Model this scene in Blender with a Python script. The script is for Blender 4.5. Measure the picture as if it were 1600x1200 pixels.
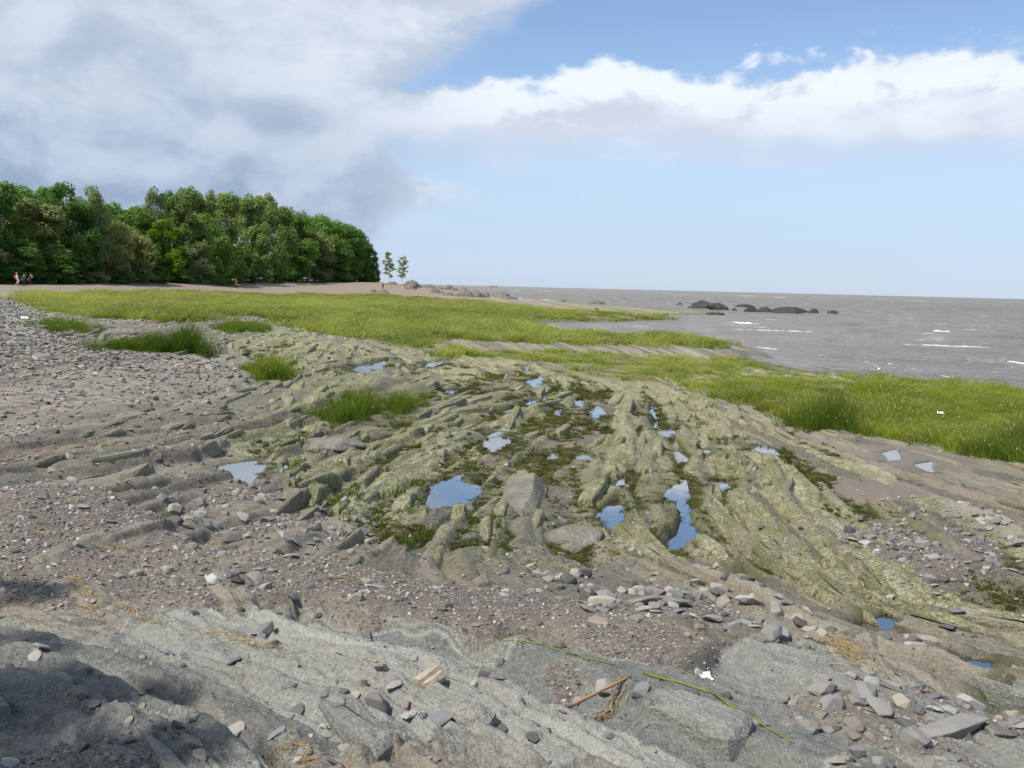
import bpy, bmesh, math, random
import numpy as np
from mathutils import Vector, Matrix

for o in list(bpy.data.objects): bpy.data.objects.remove(o, do_unlink=True)
scene = bpy.context.scene
COL = scene.collection
R_ = math.radians
random.seed(7); RNG = np.random.default_rng(7)

# ------------------------------------------------------------------ camera
CAMZ = 3.0; FPX = 1640.0
rho = math.atan(.0244); pit = math.atan(152.5*math.cos(rho)/FPX)
Fw = Vector((0, math.cos(pit), -math.sin(pit))); U0 = Vector((0, math.sin(pit), math.cos(pit))); R0 = Vector((1, 0, 0))
Rv = math.cos(rho)*R0 + math.sin(rho)*U0; Uv = math.cos(rho)*U0 - math.sin(rho)*R0
cam_d = bpy.data.cameras.new('camera'); cam = bpy.data.objects.new('camera', cam_d); COL.objects.link(cam)
cam_d.sensor_width = 36; cam_d.lens = 36*FPX/1600; cam_d.clip_start = .05; cam_d.clip_end = 40000
M = Matrix((Rv, Uv, -Fw)).transposed().to_4x4(); M.translation = (0, 0, CAMZ); cam.matrix_world = M
scene.camera = cam

# ------------------------------------------------------------------ light
SUN = Vector((-.44, -.44, .78)).normalized()      # towards the sun
sun_d = bpy.data.lights.new('sun', 'SUN'); sun_d.energy = 4.0; sun_d.angle = R_(.55); sun_d.color = (1, .955, .88)
sun = bpy.data.objects.new('sun', sun_d); COL.objects.link(sun)
sun.rotation_euler = SUN.to_track_quat('Z', 'Y').to_euler()
scene.view_settings.view_transform = 'Standard'; scene.view_settings.look = 'None'
scene.view_settings.exposure = 0.32; scene.view_settings.gamma = 1.0
scene.cycles.max_bounces = 5; scene.cycles.diffuse_bounces = 2; scene.cycles.transparent_max_bounces = 6
scene.cycles.caustics_reflective = False; scene.cycles.caustics_refractive = False

# ------------------------------------------------------------------ node helpers
class S:
    """a socket with arithmetic"""
    def __init__(s, T, sock): s.T = T; s.k = sock
    def _m(s, op, *a, clamp=False): return s.T.math(op, s, *a, clamp=clamp)
    def __add__(s, b): return s._m('ADD', b)
    __radd__ = __add__
    def __sub__(s, b): return s._m('SUBTRACT', b)
    def __rsub__(s, b): return s.T.math('SUBTRACT', b, s)
    def __mul__(s, b): return s._m('MULTIPLY', b)
    __rmul__ = __mul__
    def __truediv__(s, b): return s._m('DIVIDE', b)
    def mx(s, b): return s._m('MAXIMUM', b)
    def mn(s, b): return s._m('MINIMUM', b)
    def pw(s, b): return s._m('POWER', b)
    def ab(s): return s._m('ABSOLUTE')
    def cl(s): return s._m('ADD', 0.0, clamp=True)
    def ss(s, a, b): return s.T.mapr(s, a, b)
class T:
    def __init__(s, tree): s.t = tree; s.n = tree.nodes; s.l = tree.links
    def put(s, sock, v):
        if isinstance(v, S): s.l.new(v.k, sock)
        elif v is not None:
            if isinstance(v, (tuple, list)) and len(v) == 3 and sock.type == 'RGBA': v = (*v, 1)
            sock.default_value = v
    def node(s, ty, **kw):
        n = s.n.new(ty)
        for k, v in kw.items(): setattr(n, k, v)
        return n
    def math(s, op, *a, clamp=False):
        n = s.node('ShaderNodeMath', operation=op, use_clamp=clamp)
        for i, v in enumerate(a): s.put(n.inputs[i], v)
        return S(s, n.outputs[0])
    def vmath(s, op, *a):
        n = s.node('ShaderNodeVectorMath', operation=op)
        for i, v in enumerate(a):
            s.put(n.inputs[i], v)
        return S(s, n.outputs[0])
    def mapr(s, v, a, b, lo=0., hi=1.):
        n = s.node('ShaderNodeMapRange', interpolation_type='SMOOTHSTEP')
        for i, x in enumerate((v, a, b, lo, hi)): s.put(n.inputs[i], x)
        return S(s, n.outputs[0])
    def noise(s, vec, scale, detail=4, rough=.55, dist=0., color=False):
        n = s.node('ShaderNodeTexNoise'); s.put(n.inputs['Vector'], vec)
        for k, v in (('Scale', scale), ('Detail', detail), ('Roughness', rough), ('Distortion', dist)): s.put(n.inputs[k], v)
        return S(s, n.outputs['Color' if color else 'Fac'])
    def voro(s, vec, scale, feature='F1', out='Distance', rnd=1.):
        n = s.node('ShaderNodeTexVoronoi', feature=feature); s.put(n.inputs['Vector'], vec); s.put(n.inputs['Scale'], scale); s.put(n.inputs['Randomness'], rnd)
        return S(s, n.outputs[out])
    def mix(s, f, a, b, blend='MIX'):
        n = s.node('ShaderNodeMix', data_type='RGBA', blend_type=blend); s.put(n.inputs[0], f); s.put(n.inputs[6], a); s.put(n.inputs[7], b)
        return S(s, n.outputs[2])
    def ramp(s, f, *stops):
        n = s.node('ShaderNodeValToRGB'); s.put(n.inputs[0], f); e = n.color_ramp.elements
        while len(e) < len(stops): e.new(.5)
        for q, (p, c) in zip(e, stops): q.position = p; q.color = (*c, 1)
        return S(s, n.outputs[0])
    def attr(s, name, out='Fac', ty='GEOMETRY'):
        n = s.node('ShaderNodeAttribute', attribute_name=name, attribute_type=ty); return S(s, n.outputs[out])
    def geo(s, out='Position'): return S(s, s.node('ShaderNodeNewGeometry').outputs[out])
    def obj(s, out='Random'): return S(s, s.node('ShaderNodeObjectInfo').outputs[out])
    def tc(s, out='Object'): return S(s, s.node('ShaderNodeTexCoord').outputs[out])
    def comb(s, x, y, z):
        n = s.node('ShaderNodeCombineXYZ')
        for i, v in enumerate((x, y, z)): s.put(n.inputs[i], v)
        return S(s, n.outputs[0])
    def sep(s, v):
        n = s.node('ShaderNodeSeparateXYZ'); s.put(n.inputs[0], v); return [S(s, o) for o in n.outputs]
    def mul(s, v, k): return s.vmath('MULTIPLY', v, k)
    def bump(s, h, strength=.5, dist=.02, normal=None):
        n = s.node('ShaderNodeBump'); s.put(n.inputs['Height'], h); s.put(n.inputs['Strength'], strength); s.put(n.inputs['Distance'], dist)
        if normal is not None: s.put(n.inputs['Normal'], normal)
        return S(s, n.outputs[0])
def material(name):
    m = bpy.data.materials.new(name); m.use_nodes = True; m.node_tree.nodes.clear(); return m, T(m.node_tree)
def principled(t, col, rough=.8, normal=None, spec=.3, **kw):
    n = t.node('ShaderNodeBsdfPrincipled'); t.put(n.inputs['Base Color'], col); t.put(n.inputs['Roughness'], rough); t.put(n.inputs['Specular IOR Level'], spec)
    if normal is not None: t.put(n.inputs['Normal'], normal)
    for k, v in kw.items(): t.put(n.inputs[k], v)
    return n
def out(t, node):
    o = t.node('ShaderNodeOutputMaterial'); t.l.new(node.outputs[0], o.inputs[0])

# ------------------------------------------------------------------ sky
world = bpy.data.worlds.new('World'); scene.world = world; world.use_nodes = True
wt = T(world.node_tree); wt.n.clear()
sky = wt.node('ShaderNodeTexSky', sky_type='NISHITA', sun_disc=False)
sky.sun_elevation = math.asin(SUN.z); sky.sun_rotation = math.atan2(SUN.x, SUN.y); sky.air_density = 1.0; sky.dust_density = .25; sky.ozone_density = 1.5
SKYK = .112
dirv = wt.tc('Generated'); dx, dy, dz = wt.sep(dirv)
az = wt.math('ARCTAN2', dx, dy); el = wt.math('ARCSINE', dz)
def cloud_density(offx, offz):
    """cumulus deck: fractal noise over direction plus the weather's broad layout"""
    p = wt.vmath('ADD', dirv, (offx, 0, offz))
    q = wt.mul(p, (1., 1., 1.75))
    n1 = wt.noise(q, 2.6, 6, .52, .15); n2 = wt.noise(q, 8.5, 5, .55, .2)
    n3 = wt.noise(wt.mul(p, (1, 1, 5)), 5., 4, .55); n4 = wt.noise(q, 21., 4, .6)
    e = el + offz; a = az + offx
    # a heavy shower cloud to the left, reaching high; its right edge leans over the sea
    q_ = (e - .085)*45.
    edge = -.10 + (e - .13).mx(0.)*1.15 + wt.math('EXPONENT', q_*q_*-1.)*.07 - (.05 - e).mx(0.)*.6 + (n1 - .5)*.34 + (n2 - .5)*.16 + (n4 - .5)*.05
    left = wt.mapr(edge - a, -.02, .06)
    # a long cumulus band across the right, flat below and heaped above
    top = .207 + (n1 - .5)*.12 + (n2 - .5)*.10 + (n4 - .5)*.045 + wt.mapr(a, .22, .46)*.018
    bot = .116 + (n3 - .5)*.05
    band = wt.mapr(top - e, -.003, .012)*wt.mapr(e - bot, -.022, .035)
    # thin streaks low over the sea
    wisps = (.1 + wt.mapr(n3 + (n2 - .5)*.25, .44, .68)*.75)*wt.mapr(e, .0, .04)*wt.mapr(e, .17, .08)*.7
    high = wt.mapr(n3*.6 + n2*.4, .55, .72)*wt.mapr(e, .2, .32)*.35
    body = left.mx(band)
    return body, wisps.mx(high), n1, n2
b0, w0, n1, n2 = cloud_density(0, 0)
b1, w1, m1, m2 = cloud_density(-.022, .028)
lit = ((b0 - b1)*.5 + (n2 - m2)*2.3 + (n1 - m1)*1.7 + .5).cl()
skyc = S(wt, sky.outputs[0])
skys = wt.mul(skyc, (SKYK*.93, SKYK*.95, SKYK*1.03))
horizon_air = wt.mapr(el, .2, .02)
skys = wt.mix(horizon_air*.75, skys, (.365, .49, .69))
bank = wt.mapr(az, .0, -.2)                              # thick shower cloud, less light comes through
lowb = wt.mapr(el, .24, .05)
dark = wt.mix(bank*lowb, wt.mix(bank, (.50, .55, .64), (.40, .46, .57)), (.235, .315, .45))
litc = wt.mix(bank*lowb, wt.mix(bank, (.74, .79, .85), (.56, .62, .70)), (.43, .50, .62))
cl = wt.mix(wt.mapr(lit, .05, .95), dark, litc)
heap = wt.mapr(az, -.36, -.03)*wt.mapr(el, .12, .2)*bank*wt.mapr(n1*.6 + n2*.4, .42, .58)
cl = wt.mix(heap*.8, cl, (.74, .79, .84))
belly = wt.mapr(el, .185, .13)*(1 - bank)
cl = wt.mix(belly*.55, cl, (.56, .60, .69))
col = wt.mix((w0*.75).cl(), skys, (.50, .60, .76))
col = wt.mix((b0*.94).cl(), col, cl)
bg = wt.node('ShaderNodeBackground'); wt.put(bg.inputs[0], col); bg.inputs[1].default_value = 1.0
wo = wt.node('ShaderNodeOutputWorld'); wt.l.new(bg.outputs[0], wo.inputs[0])

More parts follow.
